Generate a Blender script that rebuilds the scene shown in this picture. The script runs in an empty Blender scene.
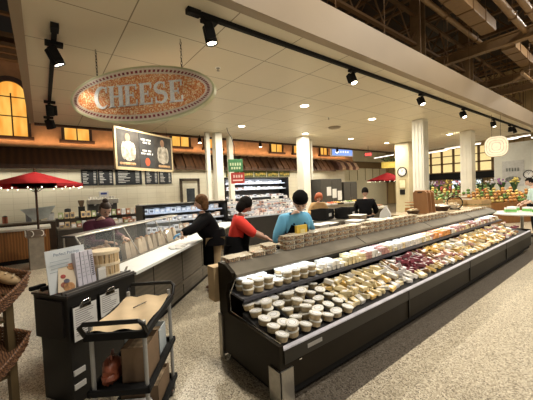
import bpy, bmesh, math, random
from mathutils import Vector, Matrix, Euler
R = random.Random(7)
C = bpy.context.scene.collection
PI = math.pi
rad = math.radians

# ------------------------------------------------------------------ materials
MATS = {}
def nt(name):
    m = bpy.data.materials.new(name); m.use_nodes = True
    n = m.node_tree; b = n.nodes['Principled BSDF']
    return m, n, b
def L(n, a, b): n.links.new(a, b)
def mat(name, col, rough=0.6, metal=0.0, var=0.12, scale=8.0, bump=0.0, emit=None, es=0.0, alpha=1.0, spec=0.5, stretch=(1,1,1), objvar=0.0):
    if name in MATS: return MATS[name]
    m, n, b = nt(name)
    tc = n.nodes.new('ShaderNodeTexCoord'); mp = n.nodes.new('ShaderNodeMapping')
    mp.inputs['Scale'].default_value = stretch
    L(n, tc.outputs['Object'], mp.inputs[0])
    no = n.nodes.new('ShaderNodeTexNoise'); no.inputs['Scale'].default_value = scale; no.inputs['Detail'].default_value = 4
    L(n, mp.outputs[0], no.inputs['Vector'])
    cr = n.nodes.new('ShaderNodeValToRGB')
    cr.color_ramp.elements[0].position = .3; cr.color_ramp.elements[1].position = .7
    d = [max(0, c*(1-var)) for c in col]; u = [min(1, c*(1+var)) for c in col]
    cr.color_ramp.elements[0].color = (*d, 1); cr.color_ramp.elements[1].color = (*u, 1)
    L(n, no.outputs['Fac'], cr.inputs[0])
    out = cr.outputs[0]
    if objvar:
        oi = n.nodes.new('ShaderNodeObjectInfo'); hs = n.nodes.new('ShaderNodeHueSaturation')
        mr = n.nodes.new('ShaderNodeMapRange'); mr.inputs[3].default_value = 1-objvar; mr.inputs[4].default_value = 1+objvar
        L(n, oi.outputs['Random'], mr.inputs[0]); L(n, mr.outputs[0], hs.inputs['Value']); L(n, out, hs.inputs['Color'])
        out = hs.outputs[0]
    L(n, out, b.inputs['Base Color'])
    b.inputs['Roughness'].default_value = rough; b.inputs['Metallic'].default_value = metal
    b.inputs['Specular IOR Level'].default_value = spec
    b.inputs['Alpha'].default_value = alpha
    if bump:
        bp = n.nodes.new('ShaderNodeBump'); bp.inputs['Strength'].default_value = bump
        L(n, no.outputs['Fac'], bp.inputs['Height']); L(n, bp.outputs[0], b.inputs['Normal'])
    if emit:
        b.inputs['Emission Color'].default_value = (*emit, 1); b.inputs['Emission Strength'].default_value = es
    MATS[name] = m
    return m
def speckle(name, cols, scale=60, rough=0.5, spots=None):
    """voronoi cells, each cell one of several colours"""
    if name in MATS: return MATS[name]
    m, n, b = nt(name)
    tc = n.nodes.new('ShaderNodeTexCoord')
    v = n.nodes.new('ShaderNodeTexVoronoi'); v.inputs['Scale'].default_value = scale
    L(n, tc.outputs['Object'], v.inputs['Vector'])
    sp = n.nodes.new('ShaderNodeSeparateColor'); L(n, v.outputs['Color'], sp.inputs[0])
    cr = n.nodes.new('ShaderNodeValToRGB'); cr.color_ramp.interpolation = 'CONSTANT'
    k = len(cols)
    while len(cr.color_ramp.elements) < k: cr.color_ramp.elements.new(.5)
    for i, c in enumerate(cols):
        cr.color_ramp.elements[i].position = i/k; cr.color_ramp.elements[i].color = (*c, 1)
    L(n, sp.outputs[0], cr.inputs[0]); L(n, cr.outputs[0], b.inputs['Base Color'])
    b.inputs['Roughness'].default_value = rough
    MATS[name] = m
    return m
def gridmat(name, col, line, sx, sy, ox, oy, axes='XY', width=0.012, rough=0.6, var=.05, wscale=1.5):
    """panels parted by thin seams on a regular grid, world metres"""
    m, n, b = nt(name)
    g = n.nodes.new('ShaderNodeNewGeometry'); s = n.nodes.new('ShaderNodeSeparateXYZ')
    L(n, g.outputs['Position'], s.inputs[0])
    res = []
    for ax, st, o in ((axes[0], sx, ox), (axes[1], sy, oy)):
        a = n.nodes.new('ShaderNodeMath'); a.operation = 'SUBTRACT'; a.inputs[1].default_value = o - 1000*st
        L(n, s.outputs['XYZ'.index(ax)], a.inputs[0])
        d = n.nodes.new('ShaderNodeMath'); d.operation = 'MODULO'; d.inputs[1].default_value = st; L(n, a.outputs[0], d.inputs[0])
        l = n.nodes.new('ShaderNodeMath'); l.operation = 'LESS_THAN'; l.inputs[1].default_value = width; L(n, d.outputs[0], l.inputs[0])
        res.append(l)
    mx = n.nodes.new('ShaderNodeMath'); mx.operation = 'MAXIMUM'
    L(n, res[0].outputs[0], mx.inputs[0]); L(n, res[1].outputs[0], mx.inputs[1])
    no = n.nodes.new('ShaderNodeTexNoise'); no.inputs['Scale'].default_value = wscale; L(n, g.outputs['Position'], no.inputs['Vector'])
    cr = n.nodes.new('ShaderNodeValToRGB')
    cr.color_ramp.elements[0].color = (*[c*(1-var) for c in col], 1); cr.color_ramp.elements[1].color = (*[min(1, c*(1+var)) for c in col], 1)
    L(n, no.outputs['Fac'], cr.inputs[0])
    mi = n.nodes.new('ShaderNodeMix'); mi.data_type = 'RGBA'
    L(n, mx.outputs[0], mi.inputs[0]); L(n, cr.outputs[0], mi.inputs[6]); mi.inputs[7].default_value = (*line, 1)
    L(n, mi.outputs[2], b.inputs['Base Color']); b.inputs['Roughness'].default_value = rough
    return m
def planks(name, c0, c1, scale, axis, rough=.5, dist=2.0):
    if name in MATS: return MATS[name]
    m, n, b = nt(name)
    tc = n.nodes.new('ShaderNodeTexCoord'); w = n.nodes.new('ShaderNodeTexWave'); w.bands_direction = axis
    w.inputs['Scale'].default_value = scale; w.inputs['Distortion'].default_value = dist; w.inputs['Detail'].default_value = 3
    L(n, tc.outputs['Object'], w.inputs['Vector'])
    cr = n.nodes.new('ShaderNodeValToRGB'); cr.color_ramp.elements[0].color = (*c0, 1); cr.color_ramp.elements[1].color = (*c1, 1)
    L(n, w.outputs['Fac'], cr.inputs[0]); L(n, cr.outputs[0], b.inputs['Base Color']); b.inputs['Roughness'].default_value = rough
    MATS[name] = m
    return m
def emis(name, col, s, col2=None, scale=3):
    if name in MATS: return MATS[name]
    m = mat(name, col, .6, emit=col, es=s)
    return m

BLACK = mat('black_enamel', (.008,.007,.006), .4, spec=.35)
MATTE = mat('black_matte', (.008,.008,.008), .8, spec=.25)
BRONZE = mat('dark_bronze_panel', (.015,.0105,.005), .5, spec=.18, var=.2, scale=3)
STEEL = mat('brushed_steel', (.42,.40,.36), .32, .85, var=.12, scale=20, stretch=(1,12,1))
DSTEEL = mat('dull_steel_top', (.24,.22,.18), .36, .5, var=.12, scale=6)
CHROME = mat('chrome', (.7,.7,.7), .15, 1)
WHITE = mat('white_plastic', (.75,.73,.68), .5, var=.04)
PAPER = mat('white_paper', (.72,.71,.68), .7, var=.05)
INK = mat('grey_ink', (.10,.10,.12), .8)
CREAM = mat('cream_paint', (.72,.69,.56), .6, var=.05)
KRAFT = mat('kraft_paper', (.68,.52,.32), .8, var=.1, scale=5)
BROWNB = mat('dark_brown_wood', (.055,.022,.008), .5, var=.3, scale=6)
GLASS = mat('clear_glass', (.8,.85,.85), .03, alpha=.05, spec=.7)
PLASTIC = mat('clear_plastic', (.85,.80,.70), .12, alpha=.14)
ROPE = mat('white_cloth', (.75,.74,.7), .9, var=.05)
BASKETW = planks('light_basket_wood', (.50,.33,.16), (.72,.56,.34), 12, 'X')
WICK = planks('wicker_brown', (.04,.014,.006), (.26,.12,.05), 28, 'DIAGONAL', .6, 5)
WOODM = planks('warm_cabinet_wood', (.17,.065,.015), (.30,.13,.03), 5, 'Y', .45)
GREYW = planks('grey_wood_laminate', (.10,.085,.06), (.17,.14,.10), 6, 'Z', .5)
LED = emis('cool_tube', (.85,.9,1), 3)
LAMPW = emis('warm_lamp_face', (1,.88,.66), 14)
AMBER = None

# ------------------------------------------------------------------ mesh builder
class MB:
    def __init__(s): s.b = bmesh.new()
    def _x(s, vs, M):
        if M is not None: bmesh.ops.transform(s.b, matrix=M, verts=vs)
    def box(s, c, d, rz=0, M=None, bev=0, rot=None):
        r = bmesh.ops.create_cube(s.b, size=1); vs = r['verts']
        bmesh.ops.scale(s.b, vec=d, verts=vs)
        if bev:
            es = list({e for v in vs for e in v.link_edges})
            rr = bmesh.ops.bevel(s.b, geom=es, offset=bev, segments=2, affect='EDGES', profile=.6)
            vs = list({v for f in rr['faces'] for v in f.verts} | {v for v in vs if v.is_valid})
        T = Matrix.Translation(c) @ (Euler(rot).to_matrix().to_4x4() if rot else Matrix.Rotation(rz, 4, 'Z'))
        if M is not None: T = M @ T
        bmesh.ops.transform(s.b, matrix=T, verts=vs); return s
    def bb(s, x0, x1, y0, y1, z0, z1, bev=0):
        return s.box(((x0+x1)/2, (y0+y1)/2, (z0+z1)/2), (abs(x1-x0), abs(y1-y0), abs(z1-z0)), bev=bev)
    def tube(s, pts, r, seg=8, r2=None, closed=False):
        pts = [Vector(p) for p in pts]; n = len(pts); rings = []
        up = Vector((0,0,1))
        for i, p in enumerate(pts):
            if closed: t = pts[(i+1) % n] - pts[i-1]
            else: t = pts[min(i+1, n-1)] - pts[max(i-1, 0)]
            t.normalize()
            a = t.cross(up)
            if a.length < .05: a = t.cross(Vector((1,0,0)))
            a.normalize(); b = t.cross(a)
            rr = r if r2 is None else r + (r2-r)*i/max(1, n-1)
            if callable(r): rr = r(i/max(1, n-1))
            rings.append([s.b.verts.new(p + a*math.cos(2*PI*k/seg)*rr + b*math.sin(2*PI*k/seg)*rr) for k in range(seg)])
        m = n if closed else n-1
        for i in range(m):
            A, B = rings[i], rings[(i+1) % n]
            for k in range(seg): s.b.faces.new((A[k], A[(k+1) % seg], B[(k+1) % seg], B[k]))
        if not closed: s.b.faces.new(rings[0][::-1]); s.b.faces.new(rings[-1])
        return s
    def lathe(s, prof, c=(0,0,0), seg=20, sx=1, sy=1, M=None):
        rings = []
        for r, z in prof:
            rings.append([s.b.verts.new((c[0]+max(r,1e-4)*sx*math.cos(2*PI*k/seg), c[1]+max(r,1e-4)*sy*math.sin(2*PI*k/seg), c[2]+z)) for k in range(seg)])
        for A, B in zip(rings, rings[1:]):
            for k in range(seg): s.b.faces.new((A[k], A[(k+1) % seg], B[(k+1) % seg], B[k]))
        s.b.faces.new(rings[0][::-1]); s.b.faces.new(rings[-1])
        if M is not None: bmesh.ops.transform(s.b, matrix=M, verts=[v for r in rings for v in r])
        return s
    def prism(s, poly, a, b, axis='Y', M=None):
        def P(u, v, w):
            return {'Y': (u, w, v), 'X': (w, u, v), 'Z': (u, v, w)}[axis]
        A = [s.b.verts.new(P(u, v, a)) for u, v in poly]; B = [s.b.verts.new(P(u, v, b)) for u, v in poly]
        n = len(poly)
        s.b.faces.new(A); s.b.faces.new(B[::-1])
        for k in range(n): s.b.faces.new((A[k], B[k], B[(k+1) % n], A[(k+1) % n]))
        if M is not None: bmesh.ops.transform(s.b, matrix=M, verts=A+B)
        return s
    def ball(s, c, r, seg=12, M=None, rot=None):
        q = bmesh.ops.create_uvsphere(s.b, u_segments=seg, v_segments=max(6, seg*2//3), radius=1)
        rr = (r, r, r) if not hasattr(r, '__len__') else r
        T = Matrix.Translation(c) @ (Euler(rot).to_matrix().to_4x4() if rot else Matrix()) @ Matrix.Diagonal((*rr, 1))
        if M is not None: T = M @ T
        bmesh.ops.transform(s.b, matrix=T, verts=q['verts']); return s
    def quad(s, a, b, c, d):
        s.b.faces.new([s.b.verts.new(p) for p in (a, b, c, d)]); return s
    def build(s, name, m, parent=None, smooth=False, wobble=0):
        if wobble:
            for v in s.b.verts: v.co += Vector((R.uniform(-1,1), R.uniform(-1,1), R.uniform(-1,1)))*wobble
        bmesh.ops.recalc_face_normals(s.b, faces=s.b.faces)
        me = bpy.data.meshes.new(name); s.b.to_mesh(me); s.b.free()
        if smooth:
            for p in me.polygons: p.use_smooth = True
            try: me.set_sharp_from_angle(angle=rad(40))
            except Exception: pass
        me.materials.append(m)
        o = bpy.data.objects.new(name, me); C.objects.link(o)
        if parent: o.parent = parent
        return o
def tag(o, label=None, cat=None, group=None, kind=None):
    if label: o['label'] = label
    if cat: o['category'] = cat
    if group: o['group'] = group
    if kind: o['kind'] = kind
    return o
def thing(name, label, cat, loc=(0,0,0), rz=0, group=None):
    o = bpy.data.objects.new(name, None); C.objects.link(o); o.empty_display_size = .05
    o.location = loc; o.rotation_euler = (0,0,rz)
    return tag(o, label, cat, group)
def struct(name, mb, m): return tag(mb.build(name, m), kind='structure')
def kids(o): return [c for c in CH.get(o.name, [])]
CH = {}
def copy_tree(o, ch, loc=None, rot=None, label=None, group=None):
    c = o.copy(); C.objects.link(c)
    if loc is not None: c.location = loc
    if rot is not None: c.rotation_euler = rot
    if label: c['label'] = label
    if group: c['group'] = group
    for k in ch:
        d = k.copy(); C.objects.link(d); d.parent = c
    return c
class Kind:
    """first call places the original, later calls copies with all their parts"""
    def __init__(s, o): s.o = o; s.ch = list(o.children); s.used = False
    def put(s, loc, rot, label, group=None, scale=None, parts=True):
        if not s.used:
            s.used = True; o = s.o; o.location = loc; o.rotation_euler = rot; o['label'] = label
            if group: o['group'] = group
        else:
            o = copy_tree(s.o, s.ch if parts else [], loc, rot, label, group)
        if scale: o.scale = scale
        return o
def text_mesh(body, size, name, m, parent, M, ext=.002, align='CENTER'):
    cu = bpy.data.curves.new('t', 'FONT'); cu.body = body; cu.size = size; cu.extrude = ext; cu.align_x = align; cu.align_y = 'CENTER'
    t = bpy.data.objects.new('t', cu); C.objects.link(t)
    dg = bpy.context.evaluated_depsgraph_get()
    me = bpy.data.meshes.new_from_object(t.evaluated_get(dg))
    bpy.data.objects.remove(t); bpy.data.curves.remove(cu)
    me.name = name; me.transform(M); me.materials.clear(); me.materials.append(m)
    o = bpy.data.objects.new(name, me); C.objects.link(o)
    if parent: o.parent = parent
    return o
ORD = ['first','second','third','fourth','fifth','sixth','seventh','eighth','ninth','tenth','eleventh','twelfth','thirteenth','fourteenth','fifteenth','sixteenth','seventeenth','eighteenth','nineteenth','twentieth']

# ------------------------------------------------------------------ camera
cam = bpy.data.cameras.new('camera'); co = bpy.data.objects.new('camera', cam); C.objects.link(co)
cam.sensor_width = 36; cam.lens = 292.66/533*36; cam.clip_start = .05; cam.clip_end = 200
yaw, pitch, roll = rad(-52.604), rad(-2.045), rad(-2.376)
fw = Vector((math.sin(yaw)*math.cos(pitch), math.cos(yaw)*math.cos(pitch), math.sin(pitch)))
r_ = Vector((math.cos(yaw), -math.sin(yaw), 0)); u_ = r_.cross(fw)
r2 = r_*math.cos(roll) + u_*math.sin(roll); u2 = -r_*math.sin(roll) + u_*math.cos(roll)
co.matrix_world = Matrix.Translation((0,0,1.75)) @ Matrix((( r2.x,u2.x,-fw.x),(r2.y,u2.y,-fw.y),(r2.z,u2.z,-fw.z))).to_4x4()
bpy.context.scene.camera = co
sc = bpy.context.scene
sc.view_settings.view_transform = 'Standard'; sc.view_settings.look = 'None'; sc.view_settings.gamma = 1
sc.view_settings.use_curve_mapping = False
sc.view_settings.exposure = 0.75
w = bpy.data.worlds.new('w'); sc.world = w; w.use_nodes = True
w.node_tree.nodes['Background'].inputs[0].default_value = (1,.90,.76,1); w.node_tree.nodes['Background'].inputs[1].default_value = .16

def area(loc, rot, size, power, col=(1,.85,.62), sy=None, shape=None, spread=None):
    l = bpy.data.lights.new('area_lamp', 'AREA'); l.energy = power; l.color = col; l.size = size
    if sy: l.shape = 'RECTANGLE'; l.size_y = sy
    if shape: l.shape = shape
    if spread: l.spread = spread
    o = bpy.data.objects.new('area_lamp', l); C.objects.link(o); o.location = loc; o.rotation_euler = rot
    return o
def spot(loc, target, power, col=(1,.88,.68), ang=60, blend=.6, r=.04):
    l = bpy.data.lights.new('spot_lamp', 'SPOT'); l.energy = power; l.color = col; l.spot_size = rad(ang); l.spot_blend = blend; l.shadow_soft_size = r
    o = bpy.data.objects.new('spot_lamp', l); C.objects.link(o); o.location = loc
    o.rotation_euler = (Vector(target)-Vector(loc)).to_track_quat('-Z', 'Y').to_euler()
    return o

# ================================================================== SHELL
# terrazzo floor
m, n, b = nt('terrazzo')
g = n.nodes.new('ShaderNodeNewGeometry')
v = n.nodes.new('ShaderNodeTexVoronoi'); v.inputs['Scale'].default_value = 105; L(n, g.outputs['Position'], v.inputs['Vector'])
s_ = n.nodes.new('ShaderNodeSeparateColor'); L(n, v.outputs['Color'], s_.inputs[0])
cr = n.nodes.new('ShaderNodeValToRGB'); cr.color_ramp.interpolation = 'CONSTANT'
for i, (p, c) in enumerate(((0,(.15,.12,.085)),(.16,(.34,.29,.21)),(.42,(.48,.42,.31)),(.72,(.58,.52,.40)),(.93,(.70,.65,.52)))):
    if i < 2: e = cr.color_ramp.elements[i]
    else: e = cr.color_ramp.elements.new(p)
    e.position = p; e.color = (*c, 1)
L(n, s_.outputs[0], cr.inputs[0])
sx = n.nodes.new('ShaderNodeSeparateXYZ'); L(n, g.outputs['Position'], sx.inputs[0])
# darker border strip round the cheese case, thin joint further out
def between(a, b_, sock):
    x = n.nodes.new('ShaderNodeMath'); x.operation = 'GREATER_THAN'; x.inputs[1].default_value = a; L(n, sock, x.inputs[0])
    y = n.nodes.new('ShaderNodeMath'); y.operation = 'LESS_THAN'; y.inputs[1].default_value = b_; L(n, sock, y.inputs[0])
    z = n.nodes.new('ShaderNodeMath'); z.operation = 'MULTIPLY'; L(n, x.outputs[0], z.inputs[0]); L(n, y.outputs[0], z.inputs[1]); return z.outputs[0]
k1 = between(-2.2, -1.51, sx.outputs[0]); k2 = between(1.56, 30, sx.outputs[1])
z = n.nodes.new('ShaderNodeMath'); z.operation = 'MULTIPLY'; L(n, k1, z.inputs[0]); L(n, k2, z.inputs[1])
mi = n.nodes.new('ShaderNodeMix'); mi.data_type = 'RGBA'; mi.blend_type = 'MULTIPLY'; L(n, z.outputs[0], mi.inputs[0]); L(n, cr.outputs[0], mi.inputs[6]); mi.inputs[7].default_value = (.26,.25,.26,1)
j = between(-1.07, -1.055, sx.outputs[0])
mj = n.nodes.new('ShaderNodeMix'); mj.data_type = 'RGBA'; L(n, j, mj.inputs[0]); L(n, mi.outputs[2], mj.inputs[6]); mj.inputs[7].default_value = (.42,.36,.27,1)
L(n, mj.outputs[2], b.inputs['Base Color']); b.inputs['Roughness'].default_value = .30
TERR = m
struct('floor', MB().bb(-26, 8, -8, 34, -.1, 0), TERR)
CEIL = gridmat('ceiling_tiles', (.62,.555,.41), (.22,.18,.11), 1.115, 1.115, -4.15, 1.01, width=.016, rough=.5, var=.03)
cz = 4.02
struct('ceiling', MB().prism([(-3.13,-.07),(-3.13,19.2),(-4.2,19.2),(-9.2,21.6),(-11.0,20.2),(-11.05,-.07)], cz, cz+.06, 'Z'), CEIL)
HEAD = mat('header_paint', (.28,.215,.14), .6, var=.04, scale=1)
struct('trim_1', MB().bb(-3.13, -2.98, -.07, 19.2, 3.98, 4.53), HEAD)
struct('trim_2', MB().bb(-11.1, -3.13, -.19, -.07, 3.99, 4.5), HEAD)
struct('trim_3', MB().bb(-11.15, -11.06, -.07, 20.2, 3.95, 4.25), BROWNB)
ROOFM = mat('dark_roof_deck', (.022,.012,.006), .8, var=.3, scale=1)
struct('roof', MB().bb(-26, 8, -8, 34, 9.0, 9.2), ROOFM)
FAC = mat('terracotta_plaster', (.50,.26,.12), .75, var=.16, scale=4)
struct('wall_facade', MB().bb(-12.75, -12.5, -8, 17.2, 2.9, 7.0), FAC)
struct('trim_4', MB().bb(-12.75,-12.2,-8,17.2,6.35,6.5).bb(-12.75,-12.05,-8,17.2,6.5,6.62).bb(-12.75,-12.3,-8,17.2,6.2,6.35).bb(-12.75,-12.1,-8,17.2,6.8,6.95), mat('cornice_wood', (.20,.11,.045), .6))
TILE = gridmat('cream_wall_tile', (.84,.79,.63), (.70,.65,.50), .40, .20, 0, 0, 'YZ', .012, .35, .05)
struct('wall_back', MB().bb(-13.4, -13.2, -8, 17.2, 0, 3.2), TILE)
struct('soffit', MB().bb(-13.2, -12.4, -8, 17.2, 2.9, 2.95), BROWNB)
CRW = mat('cream_wall', (.74,.68,.48), .6, var=.04)
struct('wall_rear', MB().bb(-14.9, -14.7, 16.5, 34, 0, 9), CRW)
struct('trim_5', MB().bb(-14.7, -14.62, 16.5, 28, 3.2, 3.75), mat('brown_band', (.16,.10,.04), .6))
mp = MB()
for k in range(12): mp.bb(-14.7, -14.66, 17.5+k*1.1, 17.55+k*1.1, 2.2, 3.2)
struct('trim_6', mp, mat('thin_batten', (.35,.28,.14), .6))
PANEL = gridmat('tan_metal_panel', (.42,.29,.13), (.16,.10,.04), .5, 4, 0, 0, 'XZ', .04, .6, .05)
struct('wall_far', MB().bb(-15, 8, 25.2, 25.4, 0, 9), PANEL)
struct('wall_right', MB().bb(-5.75, 4, 22, 22.15, 0, 3.9), mat('pale_wall', (.62,.62,.55), .6, var=.04))
struct('wall_left', MB().bb(-12.5, -5, -8.2, -8, 0, 9), mat('brown_side_wall', (.16,.09,.045), .7))

# ================================================================== FACADE WINDOWS (lit, amber)
def ambermat():
    m, n, b = nt('amber_lit_glass')
    tc = n.nodes.new('ShaderNodeNewGeometry'); no = n.nodes.new('ShaderNodeTexNoise'); no.inputs['Scale'].default_value = 5
    mp = n.nodes.new('ShaderNodeMapping'); mp.inputs['Scale'].default_value = (1,1,.25); L(n, tc.outputs['Position'], mp.inputs[0]); L(n, mp.outputs[0], no.inputs['Vector'])
    cr = n.nodes.new('ShaderNodeValToRGB'); cr.color_ramp.elements[0].color = (.90,.34,.04,1); cr.color_ramp.elements[1].color = (1,.56,.11,1)
    cr.color_ramp.elements[0].position = .35; cr.color_ramp.elements[1].position = .65
    L(n, no.outputs['Fac'], cr.inputs[0]); L(n, cr.outputs[0], b.inputs['Emission Color']); b.inputs['Emission Strength'].default_value = .62
    b.inputs['Base Color'].default_value = (.3,.15,.03,1); b.inputs['Roughness'].default_value = .4
    return m
AMBER = ambermat()
def facade_window(idx, y0, y1, z0, z1, arch):
    root = thing('window_%d' % idx, None, None, (-12.5, (y0+y1)/2, z0)); root['kind'] = 'structure'
    w = (y1-y0)/2; h = z1-z0
    pts = [(-w, 0), (w, 0)]
    if arch:
        zs = h-w
        pts += [(w*math.cos(a), zs+w*math.sin(a)) for a in [PI*k/16 for k in range(17)]]
    else: pts += [(w, h), (-w, h)]
    MB().prism(pts, .0, .03, 'X').build('pane', AMBER, root)
    f = MB()
    fw_ = .09
    f.bb(0, .08, -w-fw_, -w, 0, (h-w if arch else h)); f.bb(0, .08, w, w+fw_, 0, (h-w if arch else h))
    if arch:
        for k in range(16):
            a, a2 = PI*k/16, PI*(k+1)/16; z_ = h-w
            f.prism([(w*math.cos(a), z_+w*math.sin(a)), ((w+.16)*math.cos(a), z_+(w+.16)*math.sin(a)), ((w+.16)*math.cos(a2), z_+(w+.16)*math.sin(a2)), (w*math.cos(a2), z_+w*math.sin(a2))], 0, .09, 'X')
    else: f.bb(0, .08, -w-fw_, w+fw_, h, h+fw_)
    f.build('window_frame', BROWNB, root)
    q = MB(); q.bb(.03, .055, -.018, .018, 0, (h-w if arch else h))
    for zz in ([h*.37, h*.72] if arch else [h*.45]): q.bb(.03, .055, -w, w, zz-.015, zz+.015)
    q.build('muntin', BROWNB, root)
    MB().bb(0, .17, -w-.16, w+.16, -.10, 0, .01).build('sill', BROWNB, root)
facade_window(1, -1.0, -.26, 3.80, 5.55, True)
for i, (a, b_) in enumerate(((.74,1.48),(4.55,5.3),(6.1,6.85),(9.98,10.75),(11.65,12.3),(13.9,14.5))):
    facade_window(i+2, a, b_, 3.78, 5.4, False)

# ================================================================== AWNING along facade
AWM = planks('awning_planks', (.035,.014,.006), (.065,.027,.010), 1.6, 'Y', .6, 1.5)
aw = thing('awning', 'long dark brown plank awning running under the lit amber windows', 'awning', (0,0,0))
MB().prism([(-12.5,3.45),(-12.35,3.45),(-11.9,2.86),(-11.9,2.80),(-12.0,2.80),(-12.5,3.35)], -8, 14.6, 'Y').build('canopy', AWM, aw)
rb = None
for k in range(27):
    y = 3.2 + k*.42
    r = MB().prism([(-12.38,3.52),(-12.3,3.5),(-11.82,2.86),(-11.82,2.74),(-11.95,2.74),(-12.38,3.42)], y, y+.10, 'Y').build('rib', BROWNB, aw)
MB().bb(-11.95,-11.84,-8,14.6,2.72,2.80).build('lower_rail', BROWNB, aw)
CANV = mat('striped_canvas_tan', (.34,.22,.13), .8); CANVD = mat('striped_canvas_brown', (.06,.022,.012), .8)
aw2 = thing('awning', 'small striped canvas awning at the right end of the facade', 'awning', (0,0,0))
for k in range(6):
    y = 14.6+k*.34
    MB().prism([(-12.49,3.45),(-12.3,3.45),(-11.8,3.25),(-11.6,2.95),(-11.6,2.78),(-11.7,2.78),(-12.49,3.2)], y, y+.34, 'Y').build('canvas_stripe', CANV if k % 2 else CANVD, aw2)
MB().bb(-12.48,-12.28,-8,17,3.46,3.53).build('trim_7', mat('ledge_paint', (.45,.25,.11), .6)); tag(bpy.data.objects['trim_7'], kind='structure')
# uplights on the ledge behind the awning
area((-12.28, 4.5, 3.58), (PI, rad(-12), 0), .10, 62, (1,.66,.38), sy=24)
for y in range(-5, 17, 2): pass

# ================================================================== COLUMNS
COLM = mat('column_cream', (.76,.74,.64), .5, var=.06, scale=2)
UPBR = mat('brown_painted_steel', (.20,.12,.05), .7)
def column(x, y, w, label, flutes=True, up=True, h=4.02):
    t = thing('column', label, 'column', (x, y, 0))
    m_ = MB().bb(-w/2, w/2, -w/2, w/2, .2, h, .02)
    if flutes:
        for k in (-1, 0, 1):
            for s in (-1, 1):
                m_.bb(k*w*.3-.02, k*w*.3+.02, s*w/2-.01, s*(w/2+.018), .25, h-.1)
                m_.bb(s*w/2-.01, s*(w/2+.018), k*w*.3-.02, k*w*.3+.02, .25, h-.1)
    m_.build('shaft', COLM, t)
    MB().bb(-w/2-.04, w/2+.04, -w/2-.04, w/2+.04, 0, .2, .01).build('plinth', COLM, t)
    if up: MB().bb(-w*.45, w*.45, -w*.5, -w*.36, h+.06, 9).bb(-w*.45, w*.45, w*.36, w*.5, h+.06, 9).bb(-.05, .05, -w*.4, w*.4, h+.06, 9).build('upper_shaft', UPBR, t)
column(-5.03, 10.95, .40, 'fluted cream column beside the upright brown paper bags')
column(-5.03, 15.5, .46, 'fluted cream column next to the round hanging lantern')
column(-9.4, 9.35, .42, 'plain cream column behind the person in the blue shirt', False, False)
column(-9.85, 10.3, .14, 'thin cream pipe column right beside a thicker one', False, False)
column(-10.2, 5.5, .30, 'thicker of two cream columns left of the green hanging sign', False, False)
column(-10.35, 5.15, .16, 'thinner of two cream columns left of the green hanging sign', False, False)
column(-10.6, 6.3, .20, 'short looking cream post behind the red hanging sign', False, False)
t = thing('pillar', 'square cream pillar carrying the round black clock', 'pillar', (-8.3, 16.3, 0))
MB().bb(-.38,.38,-.45,.45,.0,4.02,.01).build('shaft', mat('pillar_cream', (.50,.44,.28), .55, var=.04), t)
MB().bb(-.40,.40,-.47,.47,.0,.15,.01).build('plinth', COLM, t)
# clock, framed notice and phone on the pillar's near face
def clock(loc, rz, r, label):
    t = thing('wall_clock', label, 'clock', loc, rz)
    M = Matrix.Rotation(PI/2, 4, 'X')
    MB().lathe([(r,0),(r*1.02,.05),(r*.86,.06),(r*.84,.03)], seg=28, M=M).build('rim', BLACK, t, True)
    MB().lathe([(r*.84,0),(r*.84,.035)], seg=28, M=M).build('dial', PAPER, t)
    q = MB()
    for k in range(12):
        a = k*PI/6; q.box((math.sin(a)*r*.7, -.04, math.cos(a)*r*.7), (.012, .01, .05), rot=(0, a, 0))
    q.build('hour_mark', INK, t)
    MB().box((0.03,-.045,.05), (.015,.008,r*.5), rot=(0,.5,0)).build('hour_hand', BLACK, t)
    MB().box((-.02,-.048,.05), (.01,.008,r*.7), rot=(0,-.3,0)).build('minute_hand', BLACK, t)
clock((-8.28, 15.84, 2.42), 0, .26, 'round black rimmed clock on the square cream pillar')
t = thing('notice_frame', 'small framed notice hanging below the clock on the cream pillar', 'picture frame', (-8.28, 15.85, 1.75), 0)
MB().bb(-.2,.2,-.03,0,-.25,.25,.008).build('frame', mat('brass_frame', (.35,.27,.12), .5), t)
MB().bb(-.16,.16,-.035,-.02,-.21,.21).build('sheet', mat('cream_sheet', (.68,.63,.42), .7), t)
t = thing('wall_telephone', 'black wall telephone below the framed notice on the pillar', 'telephone', (-8.28, 15.85, 1.3), 0)
MB().bb(-.13,.13,-.08,0,-.14,.14,.01).build('body', BLACK, t); MB().bb(-.10,-.04,-.13,-.08,-.13,.13,.01).build('handset', BLACK, t)

# ================================================================== CEILING FITTINGS
k = 0
for x, ys in ((-5.78,(2.6,5.87,9.12,12.35,15.55)), (-8.72,(2.5,5.7,8.85,11.9,15.1,18.2))):
    for y in ys:
        t = thing('ceiling_light', 'round recessed ceiling downlight', 'light', (x, y, cz), 0, 'recessed downlights in the cream ceiling')
        t['label'] = 'recessed round downlight in the %s row, %s from the left' % ('nearer' if x > -6 else 'farther', ORD[ys.index(y)])
        MB().lathe([(.15,0),(.15,-.012),(.115,-.014),(.11,0)], seg=24).build('rim', WHITE, t)
        MB().lathe([(.112,-.003),(.112,-.010)], seg=24).build('lens', LAMPW, t)
        area((x, y, cz-.03), (0,0,0), .2, 66, (1,.91,.76), shape='DISK')
for x, y in ((-7.28, 8.96),):
    t = thing('ceiling_vent', 'round dark edged ceiling vent between two downlights', 'vent', (x, y, cz))
    MB().lathe([(.24,0),(.22,-.05),(.18,-.05),(.17,-.02)], seg=24).build('rim', mat('vent_grey', (.30,.25,.18), .6), t)
    MB().lathe([(.15,-.02),(.15,-.07),(.05,-.085)], seg=24).build('diffuser', mat('vent_grey', (.30,.25,.18), .6), t)
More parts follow.
